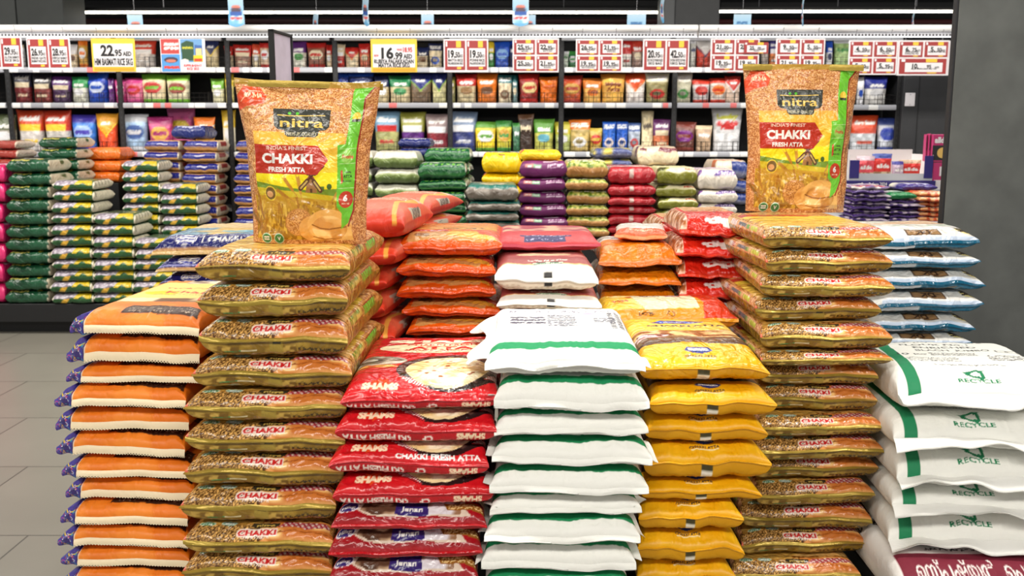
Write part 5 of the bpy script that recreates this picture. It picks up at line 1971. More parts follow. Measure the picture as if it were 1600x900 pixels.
# ---- orange sacks at the aisle
aO, aOb = art_orange(), art_orange_back()
aT = art_tab()
cream = dict(name='seam_strip', a=.12, b=.985, depth=.015, ang=-1.36, wob=.14, col=C(244, 226, 190), m=M['matte'], cells=4, teeth=.0015)
orange = [pillow('orange_flour_sack', .30, .54, .055, aO, aOb, M['satin'], nu=190, nf=50, seed=s, fins=(cream,), warp=.004, ev=.05, eu=.06, pv=2.3, ear=.07, crease=.006, seam=.40) for s in (101, 121)]
orangeTop = pillow('orange_flour_sack', .30, .54, .055, aO, aOb, M['satin'], nu=190, nf=42, seed=131, full=True, fins=(cream,), warp=.004, ev=.06, eu=.06, ear=.07, crown=.0, seam=.40)
rows = [(148, 318, 524), (145, 318, 570), (140, 316, 600), (130, 298, 637), (123, 298, 676), (128, 294, 715), (135, 308, 748), (138, 308, 784), (135, 300, 820), (133, 300, 854), (138, 300, 886), (136, 300, 918)]
o, z = stack(orange, 'orange_flour_sack', 2.3, [(a - 31, b + 1, y) for a, b, y in rows], 484, 'white seamed orange sack', 'the stack beside the tiles', 'flour sack', 'orange flour sacks stacked beside the tiled aisle',
             seed=7, topp=orangeTop, yaw=-.05)
under(o, z, .54, .05)
# the doodle-printed gusset that sticks out beyond the cream strip
na, nb_ = 36, 36
ga, gb = np.meshgrid(np.linspace(0, 1, na), np.linspace(0, 1, nb_))
for ob, pr_ in [(ob_, None) for ob_ in o]:
    r = random.Random(ob.name)
    d, dr = r.uniform(.024, .036), r.uniform(-.10, .12)
    hx = .150
    zz = .055 * (.06 + dr * ga * .4 + gb * (.82 - .55 * ga)) + .003 * np.sin(ga * 5 + d * 200)
    Pf = np.stack([-hx - d * ga + .012 * (1 - ga), -.004 - .004 * np.sin(gb * 3.1) + .012 * ga, zz], -1).reshape(-1, 3)
    Pb = np.stack([-hx - d * ga + .012 * (1 - ga), .10 - .05 * ga + 0 * gb, zz], -1).reshape(-1, 3)
    n_ = na * nb_
    idx = np.arange(n_).reshape(nb_, na)
    rim = np.concatenate([idx[0], idx[1:, -1], idx[-1, -2::-1], idx[-2:0:-1, 0]])
    r2 = np.roll(rim, -1)
    f = np.concatenate([grid_faces(na, nb_)[:, ::-1], grid_faces(na, nb_, True, n_)[:, ::-1], np.stack([rim, r2, r2 + n_, rim + n_], -1)])
    cc = aT.sample(ga * .9, gb).reshape(-1, 3)
    link('printed_tab', np_mesh('printed_tab', np.concatenate([Pf, Pb]), f, M['satin'], np.concatenate([cc, cc])), ob)['label'] = 'doodle printed side tab'

# ---- red flatbread flour, on red bags with purple labels
aR, aRn, aRb = art_shams(), art_shams(False), art_shams_back()
redfin = dict(name='seam_flap', depth=.006, ang=-.9, wob=.5, col=C(200, 24, 34), m=M['film'], cells=4)
shams = [pillow('red_flour_bag', .36, .54, .08, aR if s == 201 else aRn, aRb, M['film'], nu=250, nf=62, seed=s, fins=(redfin,), warp=.008, ev=.065, pv=2.0, seam=.54) for s in (201, 221)]
shamsTop = pillow('red_flour_bag', .36, .54, .09, aRn, aRb, M['film'], nu=270, nf=64, seed=241, full=True, fins=(redfin,), warp=.006, ev=.09, pv=1.9, crown=.0, seam=.45)
aJ, aJb = art_jenan(), art_plain(C(176, 18, 28))
jenan = [pillow('red_flour_bag', .36, .54, .07, aJ, aJb, M['film'], nu=220, nf=54, seed=s, fins=(redfin,), warp=.006, ev=.055, seam=.36) for s in (251, 271)]
kinds = lambda i: shams[0 if i == 2 else 1] if i < 4 else jenan[i % 2]
o, z = stack(kinds, 'red_flour_bag', 2.15, [(533, 782, 647), (525, 776, 698), (516, 764, 747), (522, 771, 795), (519, 761, 833), (514, 754, 878), (512, 750, 925)], 594,
             lambda i: 'red flatbread flour bag' if i < 4 else 'red purple labelled bag', 'the stack beside white sacks', 'flour bag', 'red flour bags stacked beside the white sacks', seed=2, topp=shamsTop, jit=.006)
under(o, z, .54)

# ---- white woven sacks with a green band
aG, aGb = art_greenstripe(), art_plain(C(236, 236, 230), dv=.02)
whitefin = dict(name='seam_flap', depth=.016, ang=-.9, wob=.5, col=C(238, 238, 232), m=M['woven'], cells=5, a=.0, b=1.0)
green = [pillow('white_flour_sack', .36, .54, .075, aG, aGb, M['woven'], nu=180, nf=50, seed=s, fins=(whitefin,), warp=.010, ev=.065, pv=2.2, ear=.06, crease=.008, seam=.40) for s in (301, 321, 341)]
greenTop = pillow('white_flour_sack', .36, .54, .085, aG, aGb, M['woven'], nu=190, nf=46, seed=361, full=True, fins=(whitefin,), warp=.010, ev=.10, ear=.06, crown=.0, crease=.010)
o, z = stack(green, 'white_flour_sack', 2.15, [(758, 1006, 591), (772, 1012, 646), (772, 1012, 687), (769, 1018, 732), (765, 1011, 775), (765, 1002, 809), (757, 999, 851), (752, 993, 898), (752, 990, 942)], 536,
             'green banded white sack', 'the stack beside yellow bags', 'flour sack', 'white green banded sacks beside the yellow bags', seed=4, topp=greenTop, jit=.012)
under(o, z, .54)
# loose pinched corners of the woven sacks (folded cloth at the outer ends)
for i, ob in enumerate(o[:8]):
    r = random.Random(i)
    for sx in (-1, 1):
        if i == 0 and sx == 1 or r.random() < .8:
            w = .18 / 1.0
            e = []
            n = 9
            V, Fq = [], []
            for j in range(n):
                for q in range(5):
                    tx, ty = q / 4, j / (n - 1)
                    x = sx * (w * .955 + .035 * tx * (1 - .5 * ty))
                    y = .004 + .12 * ty + .01 * math.sin(3 * tx + i)
                    zz = .036 + .012 * math.sin(4 * ty + i * 1.7) * tx + (.016 if r.random() < 0 else .0) - .010 * tx * sx * math.cos(i * 2.1)
                    V.append((x, y, zz))
            me = np_mesh('pinched_corner', np.array(V + [(a, b2, c - .0015) for a, b2, c in V]), np.concatenate([grid_faces(5, n, sx < 0), grid_faces(5, n, sx > 0, 45)]), M['woven'], np.tile(C(236, 236, 230), (90, 1)))
            link('pinched_corner', me, ob)

# the open mouth of the topmost sack: a crumpled white sheet hanging over the red bags
ob = o[0]
n1_, n2_ = 16, 34
P_, Q_ = np.meshgrid(np.linspace(0, 1, n1_), np.linspace(0, 1, n2_))
reach = .050 + .018 * np.sin(Q_ * 9) + .012 * np.sin(Q_ * 23 + 1)
X_ = -.172 - reach * P_
Y_ = .02 + .46 * Q_
Z_ = .046 + .030 * np.sin(Q_ * 2.6) + .016 * np.sin(Q_ * 11 + P_ * 2) * P_ - .030 * P_ ** 2
Pf = np.stack([X_, Y_, Z_], -1).reshape(-1, 3)
link('loose_flap', np_mesh('loose_flap', np.concatenate([Pf, Pf - [0, 0, .0015]]), np.concatenate([grid_faces(n1_, n2_, True), grid_faces(n1_, n2_, False, n1_ * n2_)]), M['woven'], np.tile(C(240, 240, 236), (2 * n1_ * n2_, 1))), ob)

# ---- yellow bags
aY, aYb = art_yellow(), art_yellow_back()
yfin = dict(name='seam_flap', depth=.004, ang=-.5, wob=.5, col=C(236, 172, 10), m=M['satin'], cells=4)
yellow = [pillow('yellow_flour_bag', .32, .52, .075, aY, aYb, M['satin'], nu=190, nf=56, seed=s, fins=(yfin,), warp=.010, ev=.06, ear=.08, crease=.008, seam=.55) for s in (401, 421)]
yellowTop = pillow('yellow_flour_bag', .32, .52, .09, aY, aYb, M['film'], nu=200, nf=56, seed=441, full=True, fins=(yfin,), warp=.008, ev=.15, pv=1.7, ear=.08, crown=.0)
o, z = stack(yellow, 'yellow_flour_bag', 2.25, [(997, 1201, 608), (1012, 1208, 654), (1006, 1198, 697), (1003, 1201, 754), (1000, 1188, 786), (995, 1158, 833), (993, 1160, 883), (993, 1150, 932)], 548,
             'yellow wheat flour bag', 'the stack beside white sacks', 'flour bag', 'yellow flour bags stacked beside the white sacks', seed=6, topp=yellowTop, jit=.012)
under(o, z, .52)

# ---- big white flour sacks by the grey panel
aU, aUb = art_uae(), art_plain(C(238, 238, 232), dv=.02)
seamw = dict(name='seam_flap', a=.02, b=1, depth=.045, ang=-.25, wob=.5, col=C(240, 240, 236), m=M['woven'], cells=5)
uae = [pillow('white_flour_sack', .42, .50, .09, aU, aUb, M['woven'], nu=200, nf=60, seed=s, fins=(seamw,), warp=.012, ev=.09, pv=2.0, ear=.03, crease=.010, seam=.40) for s in (501, 521)]
uaeTop = pillow('white_flour_sack', .42, .50, .10, aU, aUb, M['woven'], nu=220, nf=60, seed=541, full=True, fins=(seamw,), warp=.012, ev=.16, pv=1.8, ear=.03, crown=.0, crease=.010)
o, z = stack(uae, 'white_flour_sack', 2.5, [(1406, 1666, 652), (1394, 1652, 706), (1400, 1658, 764), (1394, 1652, 808), (1391, 1649, 864)], 582,
             'white sack with green recycle mark', 'the stack by the panel', 'flour sack', 'white recycle marked sacks by the grey panel', seed=8, topp=uaeTop, yaw=-.07, jit=.01)
zU = z
aM = art_malayalam()
mal = pillow('white_flour_sack', .46, .70, .13, aM, aUb, M['woven'], nu=220, nf=50, seed=571, full=True, fins=(), warp=.01, ev=.14, crown=.0)
q = at(1550, 905, 2.36)
ob = place(mal, 'white_flour_sack', (q[0], 2.36, zU - .13), -.03)
tag(ob, 'white sack with maroon lettering lying under the recycle marked sacks', 'flour sack')
under([ob], zU - .13, .70)

# ---- white and teal bags against the grey panel
aD, aDb = art_dk(), art_dk_back()
dfin = dict(name='seam_flap', depth=.012, ang=-.9, wob=.7, col=C(22, 88, 116), m=M['film'], cells=3)
dk = [pillow('white_flour_bag', .42, .36, .07, aD, aDb, M['film'], nu=130, nf=36, seed=s, fins=(dfin,), warp=.012, ev=.07, ear=.07, seam=.45) for s in (601, 621)]
dkTop = pillow('white_flour_bag', .42, .36, .07, aD, aDb, M['film'], nu=140, nf=36, seed=631, full=True, fins=(dfin,), warp=.010, ev=.10, ear=.07, crown=.0)
o, z = stack(dk, 'white_flour_bag', 3.1, [(1310, 1526, 393), (1310, 1526, 423), (1318, 1535, 456), (1316, 1530, 492), (1306, 1520, 523), (1300, 1513, 547), (1300, 1513, 575)], 356,
             'white bag with teal underside', 'the stack touching the panel', 'flour bag', 'white and teal bags touching the grey panel', seed=9, topp=dkTop, jit=.008)
under(o, z, .36)

# ---- middle ranks behind the front stacks
def kind(name, art, back, m, W=.32, L=.46, T=.07, n=3, seed=0, fin=None, **k):
    fins = (dict(name='seam_flap', depth=.012, ang=-.7, wob=.5, col=fin, m=m, cells=3),) if fin is not None else ()
    ps = [pillow(name, W, L, T, art, back, m, nu=k.pop('nu', 110), nf=k.pop('nf', 30), seed=seed, fins=fins, **k)]
    for j in range(1, n):
        ps.append(pillow(name, W, L, T, art, back, m, nu=110, nf=30, seed=seed + j * 17, fins=fins, **k))
    top = pillow(name, W, L, T, art, back, m, nu=120, nf=28, seed=seed + 90, full=True, fins=fins, **k)
    return ps, top


ps, tp = kind('orange_flour_bag', art_orangered(), art_plain(C(234, 84, 20), dv=.06), M['film'], n=2, seed=700, fin=C(232, 84, 24), ev=.09, warp=.010, ear=.06)
o, z = stack(ps, 'orange_flour_bag', 2.95, [(620, 785, 404), (620, 775, 437), (620, 775, 472), (628, 783, 500), (636, 786, 528), (636, 786, 556)], 366,
             'shiny orange flour bag', 'the stack behind flatbread flour', 'flour bag', 'orange flour bags behind the red ones', seed=1, topp=tp)
under(o, z, .46)
pw, tw = kind('white_rice_bag', art_whitepink(), art_whitepink_back(), M['satin'], n=2, seed=760, fin=C(240, 236, 228), ev=.10, warp=.008, ear=.06)
o, z = stack(pw, 'white_rice_bag', 2.82, [(773, 935, 460), (776, 940, 490), (778, 938, 518), (778, 938, 545)], 408,
             'white bag with maroon top', 'the stack behind banded sacks', 'rice bag', 'white and maroon bags behind the banded sacks', seed=2, topp=tw)
zw = o[0].location.z + .07 * o[0].scale.z
under(o, z, .46)
pp, tpp = kind('pink_flour_bag', art_pink(), art_plain(C(190, 54, 74)), M['satin'], n=1, seed=790, fin=C(196, 56, 78), ev=.14, pv=1.8, warp=.008, ear=.05)
Yp = 3.02
x0, x1 = at(773, 395, Yp)[0], at(938, 395, Yp)[0]
ob = place(tpp, 'pink_flour_bag', ((x0 + x1) / 2, Yp, zw - .004), .0, ((x1 - x0) / (.32 * 1.05), 1, (at(0, 362, Yp + .08)[2] - zw) / .07))
tag(ob, 'pink flour bag with a purple label lying on the white and maroon bags', 'flour bag')

po, to = kind('orange_sugar_bag', art_orange2(), art_plain(C(90, 40, 20), c2=None), M['film'], W=.26, L=.4, n=2, seed=800, fin=C(236, 120, 30), ev=.10, pv=1.8, warp=.012, crease=.012, seam=.28)
o, z = stack(po, 'orange_bag', 3.1, [(935, 1064, 420), (935, 1064, 450), (937, 1060, 478), (937, 1060, 506)], 384,
             'glossy plain orange bag', 'the stack behind the yellow bags', 'flour bag', 'plain orange bags behind the yellow ones', seed=3, topp=to)
under(o, z, .4)
zo = o[0].location.z + .07 * o[0].scale.z
A = Art(120, 160, C(236, 96, 40), 1.4); A.rect(0, .22, 1, 1, C(236, 230, 222)); A.scrib(.1, .2, .9, .24, 1, C(240, 230, 220), 3, .02); A.scrib(.3, .1, .7, .18, 1, C(250, 190, 150), 4, .02)
ps1, t1 = kind('small_rice_bag', A, art_plain(C(226, 80, 30)), M['film'], W=.2, L=.28, T=.05, n=1, seed=830, fin=C(240, 150, 90), ev=.1)
Y1 = 3.2
x0, x1 = at(960, 385, Y1)[0], at(1042, 385, Y1)[0]
ob = place(t1, 'small_rice_bag', ((x0 + x1) / 2, Y1, zo - .002), -.12, ((x1 - x0) / .21, 1, 1.0))
tag(ob, 'small white and orange bag lying on the plain orange stack', 'rice bag')

py, ty = kind('yellow_rice_bag', art_yellowlying(), art_plain(C(236, 150, 30)), M['film'], W=.42, L=.32, T=.10, n=1, seed=850, fin=C(240, 160, 30), ev=.13, pv=1.7, warp=.008, crease=.012)
Y2 = 2.80
x0, x1 = at(938, 510, Y2)[0], at(1154, 510, Y2)[0]
zb = at(0, 524, Y2)[2]
ob = place(ty, 'yellow_rice_bag', ((x0 + x1) / 2, Y2, zb), .05, ((x1 - x0) / (.42 * 1.05), .8, (at(0, 468, Y2 + .08)[2] - zb) / .10))
tag(ob, 'large yellow and red bag lying behind the topmost yellow flour bag', 'rice bag')
plinth(x0 + .03, x1 - .03, Y2 + .03, Y2 + .24, zb)

pd, td = kind('red_flour_bag', art_dpred(), art_plain(C(206, 30, 16)), M['film'], W=.26, L=.4, T=.07, n=2, seed=870, fin=C(222, 60, 36), ev=.08, pv=1.9, seam=.3, ear=.07, warp=.012, crease=.01)
o, z = stack(pd, 'red_rice_bag', 3.08, [(1060, 1172, 373), (1054, 1170, 405), (1058, 1172, 438), (1060, 1172, 470), (1060, 1172, 500)], 334,
             'shiny red white-lettered bag', 'the stack behind gold bags', 'rice bag', 'shiny red bags with white letters', seed=4, topp=td)
under(o, z, .4)
o, z = stack(pd, 'red_rice_bag', 3.52, [(1028, 1118, 372), (1040, 1130, 402), (1040, 1130, 434)], 344,
             'shiny red bag', 'the rear stack behind orange bags', 'rice bag', 'shiny red bags in the rear stack', seed=5, topp=td)
under(o, z, .4)

pl, tl = kind('salmon_flour_bag', art_salmon(), art_plain(C(206, 50, 30)), M['satin'], W=.30, L=.44, T=.085, n=2, seed=900, ev=.15, pv=1.7, eu=.10, ear=.07, warp=.010)
o, z = stack(pl, 'salmon_flour_bag', 2.86, [(520, 634, 378), (510, 622, 420), (500, 606, 462), (500, 604, 505), (512, 620, 545)], 318,
             'salmon pink flour bag', 'the stack behind the upright pack', 'flour bag', 'salmon pink bags behind the upright pack', seed=6, topp=tl, yaw=-.12)
under(o, z, .44)
o, z = stack(pl, 'salmon_flour_bag', 3.42, [(568, 676, 342), (572, 672, 372), (572, 672, 404)], 306,
             'salmon pink flour bag', 'the rear salmon stack near green rice', 'flour bag', 'salmon pink bags in the rear stack', seed=7, topp=tl, yaw=-.2)
under(o, z, .44)

pb, tb = kind('blue_flour_bag', art_bluechakki(), art_plain(C(206, 170, 120), dv=.1), M['film'], W=.36, L=.44, T=.06, n=2, seed=930, fin=C(214, 180, 120), ev=.055, ear=.12, nu=160, nf=40, seam=.28)
o, z = stack(pb, 'blue_flour_bag', 2.95, [(240, 420, 400), (248, 420, 426), (252, 420, 452), (252, 420, 480)], 366,
             'blue and tan flour bag', 'the stack behind the orange sacks', 'flour bag', 'blue and tan bags behind the orange sacks', seed=8, topp=tb, jit=.006)
under(o, z, .44)

# ---------------------------------------------------------------- far display
FAR = {}


def far_back(kindname, A):
    c = {'sella': C(14, 74, 40), 'greenyellow': C(34, 76, 40), 'blue': C(18, 26, 112), 'teal': C(112, 104, 94), 'greenorange': C(166, 112, 58), 'whitegreen': C(92, 112, 58)}.get(kindname)
    if c is None:
        c = np.median(A.a[:max(2, A.h // 24)].reshape(-1, 3), 0)
    B = art_plain(c, 100, 120)
    if kindname == 'greenyellow':
        B.poly([(.3, 0), (.42, 0), (.36, .08), (.24, .08)], C(206, 160, 50))
    if kindname == 'blue':
        B.rect(0, .035, 1, 1, C(206, 150, 80))
    if kindname == 'sella':
        B.rect(.08, .03, .92, .05, C(96, 170, 80))
    if kindname in ('greenyellow', 'darkgreen', 'blue', 'redgreen'):
        B.rect(.89, 0, 1, 1, C(206, 198, 176))
    return B


def far(name, kindname, Y, x0, x1, ytop, ybs, what, where, cat='rice bag', L=.43, yaw=0.0, base=None, T=.085, puff=.055, m='film', ear=.04):
    if (kindname, L, puff, ear) not in FAR:
        A = art_back(kindname)
        Bk = far_back(kindname, A)
        FAR[(kindname, L, puff, ear)] = [pillow(name, .32, L, T, A, Bk, M[m], nu=54, nf=16, nb=8, seed=hash(kindname) % 97 + 0 if False else sum(map(ord, kindname)) % 97 + j * 13, ev=puff, pv=2.1, eu=.035, ear=ear, full=(j == 0), warp=.010, crease=.008) for j in range(3)]
    ps = FAR[(kindname, L, puff, ear)]
    dx = [random.Random(int(x0 * 7 + y)).uniform(-2, 2) for y in ybs]
    o, z = stack(ps[1:], name, Y, [(x0 + 1.5 + d, x1 - 1.5 + d, y) for d, y in zip(dx, ybs)], ytop, what, where, cat, '%s in %s' % (what + 's', where), topp=ps[0], seed=int(x0) % 13, jit=.012, yaw=yaw)
    if base is None:
        under(o, z, L, .02)
    elif z > base + .02:
        under_to(o, z, L, base)
    return o


def under_to(o, z, L, base):
    ob = o[-1]
    w = max(v.co.x for v in ob.data.vertices) * ob.scale.x
    b = MB(); b.box(-w + .02, .02, base - z, w - .02, L - .02, 0, bev=.004)
    p = structure(b.build('plinth', M['black']))
    p.location = (ob.location.x, ob.location.y, z)


seq = lambda a, b, n: [a + (b - a) * k / (n - 1) for k in range(n)]
zB0 = at(0, 475, 7.5)[2]
xl, xr = at(-120, 475, 7.5)[0], at(640, 475, 7.5)[0]
b = MB(); b.box(xl, 7.5, .10, xr, 8.59, zB0, bev=.004); b.box(xl + .05, 7.62, 0, xr - .05, 8.5, .10)
structure(b.build('plinth', M['black']))

far('pink_rice_bag', 'pink', 7.5, -56, 10, 256, seq(286, 475, 7), 'pink bag', 'the stack cut off by the picture edge', base=zB0, L=.38)
far('green_rice_bag', 'darkgreen', 7.5, 10, 80, 248, seq(270, 475, 11), 'dark green bag', 'the stack between pink and striped bags', base=zB0, L=.38)
far('striped_rice_bag', 'greenyellow', 7.5, 80, 148, 282, [298, 316, 334, 351, 369, 387, 406, 423, 441, 459, 475], 'green and yellow bag', 'the stack beside dark green bags', base=zB0, L=.38)
far('striped_rice_bag', 'greenyellow', 7.5, 145, 213, 334, [352, 370, 388, 406, 424, 441, 459, 475], 'green and yellow bag', 'the front stack of middle height', base=zB0, L=.38)
far('striped_rice_bag', 'greenyellow', 7.5, 209, 274, 373, [389, 406, 424, 441, 459, 475], 'green and yellow bag', 'the lowest stack', base=zB0, L=.38)
far('striped_rice_bag', 'greenyellow', 7.90, 191, 252, 251, [268, 285, 301, 318, 335, 352, 369], 'green and yellow bag', 'the taller rear stack', base=zB0, L=.32)
far('striped_rice_bag', 'greenyellow', 7.90, 250, 312, 287, [303, 320, 337, 353, 370, 387, 404], 'green and yellow bag', 'the rear stack before blue bags', base=zB0, L=.32)
far('green_rice_bag', 'darkgreen', 7.90, 60, 124, 214, [232, 249, 266, 284], 'dark green bag', 'the tall rear stack behind striped bags', base=zB0, L=.32)
far('red_rice_bag', 'redgreen', 7.90, -42, 28, 219, [233, 248, 263, 280], 'red and green bag', 'the rear stack at the picture edge', base=zB0, L=.32)
far('orange_rice_bag', 'orange', 8.24, 130, 190, 230, [250, 268, 286], 'plain orange bag', 'the rear stack between green bags', base=zB0, L=.33)
far('blue_rice_bag', 'blue', 8.24, 225, 283, 219, [236, 252, 268, 285, 302], 'blue bag', 'the rear stack touching green bags', base=zB0, L=.33)
far('blue_rice_bag', 'blue', 8.24, 285, 342, 219, [237, 254, 271, 288, 305, 322, 340, 357, 375], 'blue bag', 'the middle blue stack', base=zB0, L=.33)
far('blue_rice_bag', 'blue', 8.24, 366, 424, 219, [237, 254, 271, 288, 305, 322, 340, 357, 375], 'blue bag', 'the blue stack behind the pack', base=zB0, L=.33)
o = far('navy_rice_bag', 'navy', 8.25, 268, 324, 196, [218], 'navy and cream bag', 'the blue stacks', base=9, L=.31)

c = 'the stack '
far('white_rice_bag', 'whitegreen', 6.6, 530, 583, 236, seq(262, 376, 6), 'white and green bag', c + 'touching the upright pack')
far('white_rice_bag', 'whitegreen', 6.6, 583, 655, 236, [264, 288, 310, 332, 354, 376], 'white and green bag', c + 'above salmon bags')
far('green_rice_bag', 'sella', 6.55, 652, 731, 254, [281, 299, 317, 335, 350, 366, 382], 'dark green rice bag', c + 'beside the clear bags')
far('green_rice_bag', 'sella', 7.12, 662, 738, 231, [256, 276, 296], 'dark green rice bag', c + 'right behind the other green rice'.replace('right ', ''))
far('clear_rice_bag', 'teal', 6.35, 728, 814, 288, [315, 331, 346, 359, 374], 'clear teal bag', c + 'beside the purple bags', puff=.075)
far('yellow_rice_bag', 'yellow', 6.9, 751, 816, 238, [271, 289, 307], 'yellow bag', c + 'behind the clear bags', puff=.09)
far('navy_rice_bag', 'navy', 7.2, 620, 674, 216, [231, 246], 'shiny navy bag', c + 'behind white-green bags', L=.36)
o = far('purple_rice_bag', 'purple', 6.6, 810, 887, 251, [278, 299, 319, 339, 358, 376], 'purple rice bag', c + 'beside the clear bags', m='satin')
pz = FAR[('yellow', .43, .09, .04)][0]
zt = o[0].location.z + pz.T * o[0].scale.z
x0, x1 = at(814, 250, 6.66)[0], at(877, 250, 6.66)[0]
ob = place(pz, 'yellow_rice_bag', ((x0 + x1) / 2, 6.66, zt - .003), .05, ((x1 - x0) / .33, .8, .9))
tag(ob, 'yellow bag lying on top of the purple rice stack', 'rice bag')
far('green_rice_bag', 'greenorange', 6.6, 883, 953, 250, [279, 298, 320, 338, 355, 372], 'green and orange bag', c + 'beside the purple bags', ear=.08)
far('red_rice_bag', 'red', 6.6, 949, 1027, 260, [288, 307, 322, 335, 353, 366, 382], 'dark red bag', c + 'behind the plain orange bags', ear=.08)
far('olive_rice_bag', 'olive', 6.6, 1024, 1090, 261, [289, 309, 328, 346, 362, 378], 'cream and olive bag', c + 'beside the dark red bags')
far('lilac_rice_bag', 'lilac', 6.6, 1087, 1152, 264, [297, 318, 336, 354, 372], 'lilac print bag', c + 'beside the second upright pack')
far('maroon_rice_bag', 'maroonwhite', 7.14, 996, 1064, 228, [259, 276, 293], 'cream and maroon bag', c + 'behind the dark red bags')
far('mixed_rice_bag', 'mixed', 7.14, 1118, 1172, 250, [281, 301, 321], 'orange and blue bag', c + 'behind the lilac print bags')
far('blue_rice_bag', 'bluegold', 7.16, 926, 990, 231, [249, 263, 279], 'blue and gold bag', c + 'behind green-orange bags')

# ---------------------------------------------------------------- packets by the grey panel
YK = 5.6
zt = at(0, 346, YK)[2]
px = lambda x, y=300, Y=YK: at(x, y, Y)[0]
b = MB(); b.box(px(1318), YK - .02, 0, px(1500), YK + .75, zt, bev=.004)
structure(b.build('plinth', M['shelfwhite']))


def packet_proto(c1, c2, c3, seed):
    A = Art(90, 60, C(*c1), .7)
    A.grain(0, 0, 1, 1, C(*c1), C(*c2), 9, seed, lo=.45, hi=.55)
    A.scrib(.1, .05, .9, .3, 2, C(*c3), seed, .03)
    B = Art(60, 60, C(*c1), .7)
    return pillow('dal_packet', .2, .26, .026, A, B, M['film'], nu=44, nf=12, nb=6, seed=seed, ev=.035, eu=.035, ear=.06, warp=.010, crease=.004, rough=.002)


pk = {'purple': [packet_proto((74, 46, 120), (206, 190, 206), (226, 214, 226), s) for s in (1001, 1011)],
      'orange': [packet_proto((206, 84, 40), (236, 170, 110), (250, 226, 200), 1021)],
      'white': [packet_proto((222, 214, 210), (120, 90, 150), (180, 60, 60), 1031)],
      'green': [packet_proto((226, 232, 220), (210, 222, 206), (190, 60, 60), 1041)]}


def pile(k, Y, x0, x1, ytop, ybot, n, what, where, first=None):
    rows = [(x0 + random.Random(j * 7 + n).uniform(-4, 4), x1 + random.Random(j * 5 + n).uniform(-4, 4), y) for j, y in enumerate(seq(ytop + (ybot - ytop) / n, ybot, n))]
    stack(pk[k], 'dal_packet', Y, rows, ytop, what, where, 'packet', 'packets piled by the grey panel', seed=n, topp=first, jit=.02)


pile('purple', 5.62, 1330, 1390, 290, 346, 9, 'purple packet', 'the pile under the packet tray', pk['white'][0])
pile('purple', 5.64, 1387, 1444, 312, 346, 6, 'purple packet', 'the middle packet pile')
pile('orange', 5.62, 1436, 1482, 300, 346, 6, 'orange packet', 'the pile touching the grey panel')
A = Art(60, 40, C(236, 238, 232), .6); A.rect(0, 0, 1, .5, C(20, 130, 70)); A.ell(.55, .2, .05, .06, C(40, 60, 40))
gp = pillow('dal_packet', .2, .26, .05, A, art_plain(C(20, 120, 64)), M['film'], nu=44, nf=12, nb=6, seed=1051, ev=.04)
z0 = at(0, 312, 5.64)[2]
ob = place(gp, 'dal_packet', (px(1412), 5.64, z0 - .002), 0, ((px(1438) - px(1386)) / .21, 1, .045 / .05))
tag(ob, 'green and white packet lying on the middle purple pile', 'packet')
A = Art(60, 40, C(60, 50, 130), .6); A.rect(0, .5, 1, 1, C(226, 220, 200)); A.scrib(.2, .1, .8, .35, 1, C(206, 206, 230), 3, .04)
np_ = pillow('dal_packet', .2, .26, .05, A, art_plain(C(60, 50, 120)), M['film'], nu=44, nf=12, nb=6, seed=1061, ev=.05)
z1 = at(0, 299, 5.8)[2]
ob = place(np_, 'dal_packet', (px(1440, 290, 5.8), 5.82, z1), .1, ((px(1472) - px(1412)) / .21, .9, .9))
tag(ob, 'navy and cream packet raised behind the green and white one', 'packet')
b = MB(); b.box(px(1418, 300, 5.8), 5.95, zt, px(1468, 300, 5.8), 6.02, z1)
structure(b.build('plinth', M['black']))

# white cardboard tray of packets on its shelf board
Yt = 6.0
a, q = at(1326, 281, Yt), at(1456, 281, Yt)
t = empty('packet_tray', ((a[0] + q[0]) / 2, Yt, a[2]))
tag(t, 'white cardboard tray holding red packets on a board above the purple piles', 'tray')
w = q[0] - a[0]
h = at(0, 240, Yt)[2] - a[2]
trayw = mat('white tray board', C(226, 222, 222), rough=.6)
navy = mat('navy print', C(52, 44, 120), rough=.5)
b = MB(); b.box(-w / 2, .32, 0, w / 2, .325, h + .02); b.box(-w / 2, 0, 0, -w / 2 + .004, .32, h * .95); b.box(w / 2 - .004, 0, 0, w / 2, .32, h * .95); b.box(-w / 2, 0, -.004, w / 2, .325, 0)
b.build('tray_walls', trayw, t)
b = MB(); b.box(-w / 2, -.004, -.004, w / 2, 0, h * .24)
b.build('front_lip', M['shelfwhite'], t)
b = MB(); b.box(w / 2 - .055, -.008, .01, w / 2 - .002, -.004, h * .92, bev=.001)
b.build('printed_corner', navy, t)
b = MB(); b.box(-w / 2, -.008, .01, -w / 2 + .06, -.004, h * .75, bev=.001)
b.build('printed_corner', navy, t)
b = MB(); b.box(-w / 2 - .02, -.012, -.045, w / 2 + .02, .34, -.005, bev=.002)
s = b.build('shelf_board', navy, t)
bl = MB(); P_ = letters(bl, 'Best Before 2024', -w * .2, -.025, .02, -.014, 0, .16); bl.build('lettering', M['signwhite'], s, fix=False)
for sx in (-1, 1):
    b = MB(); b.box(sx * w * .46 - .008, .2, zt - a[2], sx * w * .46 + .008, .216, -.044); b.build('leg', M['steel'], t)
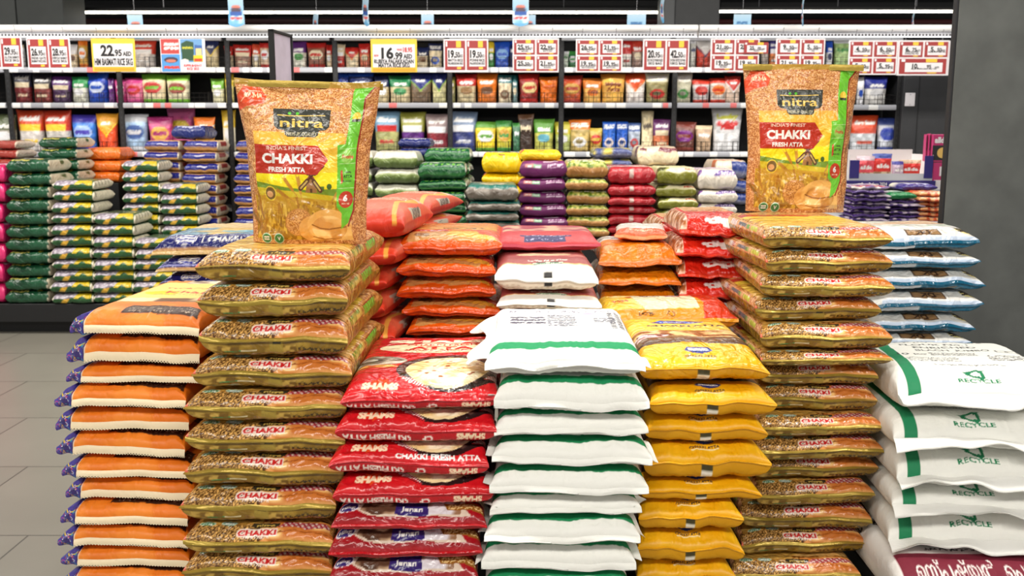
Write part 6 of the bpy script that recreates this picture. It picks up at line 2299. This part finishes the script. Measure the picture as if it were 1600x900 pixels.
for k, (x0, x1, yt, c1, c2, lab) in enumerate([(1338, 1366, 244, (206, 180, 190), (226, 80, 90), 'pale pink packet standing in the white tray'), (1366, 1396, 240, (70, 90, 170), (214, 50, 44), 'blue topped red packet standing in the white tray'),
                                            (1394, 1412, 252, (60, 60, 150), (190, 170, 190), 'small blue packet standing in the white tray'), (1408, 1442, 250, (200, 170, 140), (214, 50, 40), 'red and tan packet leaning in the white tray')]):
    A = Art(60, 70, C(*c1), 1.1); A.rect(0, .28, 1, .8, C(*c2)); A.text('allde', .5, .52, .17, WHITE, .66, .05); A.grain(0, 0, 1, .28, C(206, 190, 160), C(150, 120, 90), 9, k)
    xa, xb = at(x0, 270, Yt + .06)[0], at(x1, 270, Yt + .06)[0]
    z = a[2] + .001
    me = standing_mesh('dal_packet', xb - xa, at(0, yt, Yt + .06)[2] - z, .05, A, M['small'], nu=30, nv=30, seed=k + 3, flare=.05, bottom=.96)
    ob = link('dal_packet', me); ob.location = ((xa + xb) / 2, Yt + .07 + .03 * (k % 2), z)
    tag(ob, lab, 'packet', 'packets in the white tray')

# pink boxes
for k, (x0, x1, y0, y1, Y, lab) in enumerate([(1456, 1484, 210, 253, 6.0, 'pink box with a flatbread picture beside the tray'), (1456, 1484, 254, 296, 6.0, 'lower pink box under the flatbread picture box'),
                                              (1450, 1455, 209, 252, 6.03, 'first slim pink box standing edge on beside the flatbread picture box'), (1445, 1449.5, 210, 252, 6.05, 'second slim pink box standing edge on nearest the tray')]):
    a, q = at(x0, y1, Y), at(x1, y0, Y)
    t = empty('papad_box', ((a[0] + q[0]) / 2, Y, a[2]))
    tag(t, lab, 'box', 'pink boxes beside the packet tray')
    w, h = q[0] - a[0], q[2] - a[2]
    pinkm = bpy.data.materials.get('pink carton') or mat('pink carton', C(196, 60, 118), rough=.4)
    b = MB(); b.box(-w / 2, 0, 0, w / 2, .045, h, bev=.002); c = b.build('carton', pinkm, t)
    t.rotation_euler = (0, 0, -.06)
    if k == 0:
        b = MB(); b.box(-w * .5, -.001, h * .06, w * .5, .0005, h * .60); b.build('dark_panel', M['darkgrey'], c)
        l = MB(); letters(l, 'allde', 0, h * .80, h * .2, -.002, 0, w * .8, .06); l.build('lettering', M['signwhite'], c, fix=False)
        b = MB(); b.tube([(w * .12, -.003, h * .33), (w * .12, .0, h * .33)], w * .33, n=24); b.build('bread_picture', mat('bread print', C(236, 196, 110)), c)
    elif k == 1:
        b = MB(); b.box(-w * .1, -.001, h * .5, w * .4, .0005, h * .85); b.box(-w * .4, -.001, .0, w * .5, .0005, h * .35); b.build('white_panel', M['signwhite'], c)
    else:
        b = MB(); b.box(-w * .3, -.001, h * .4, w * .3, .0005, h * .95); b.build('dark_panel', M['darkgrey'], c)
b = MB(); b.box(px(1443, 300, 6.03), 5.99, zt, px(1490, 300, 6.03), 6.25, at(0, 296, 6.0)[2])
structure(b.build('plinth', M['shelfwhite']))
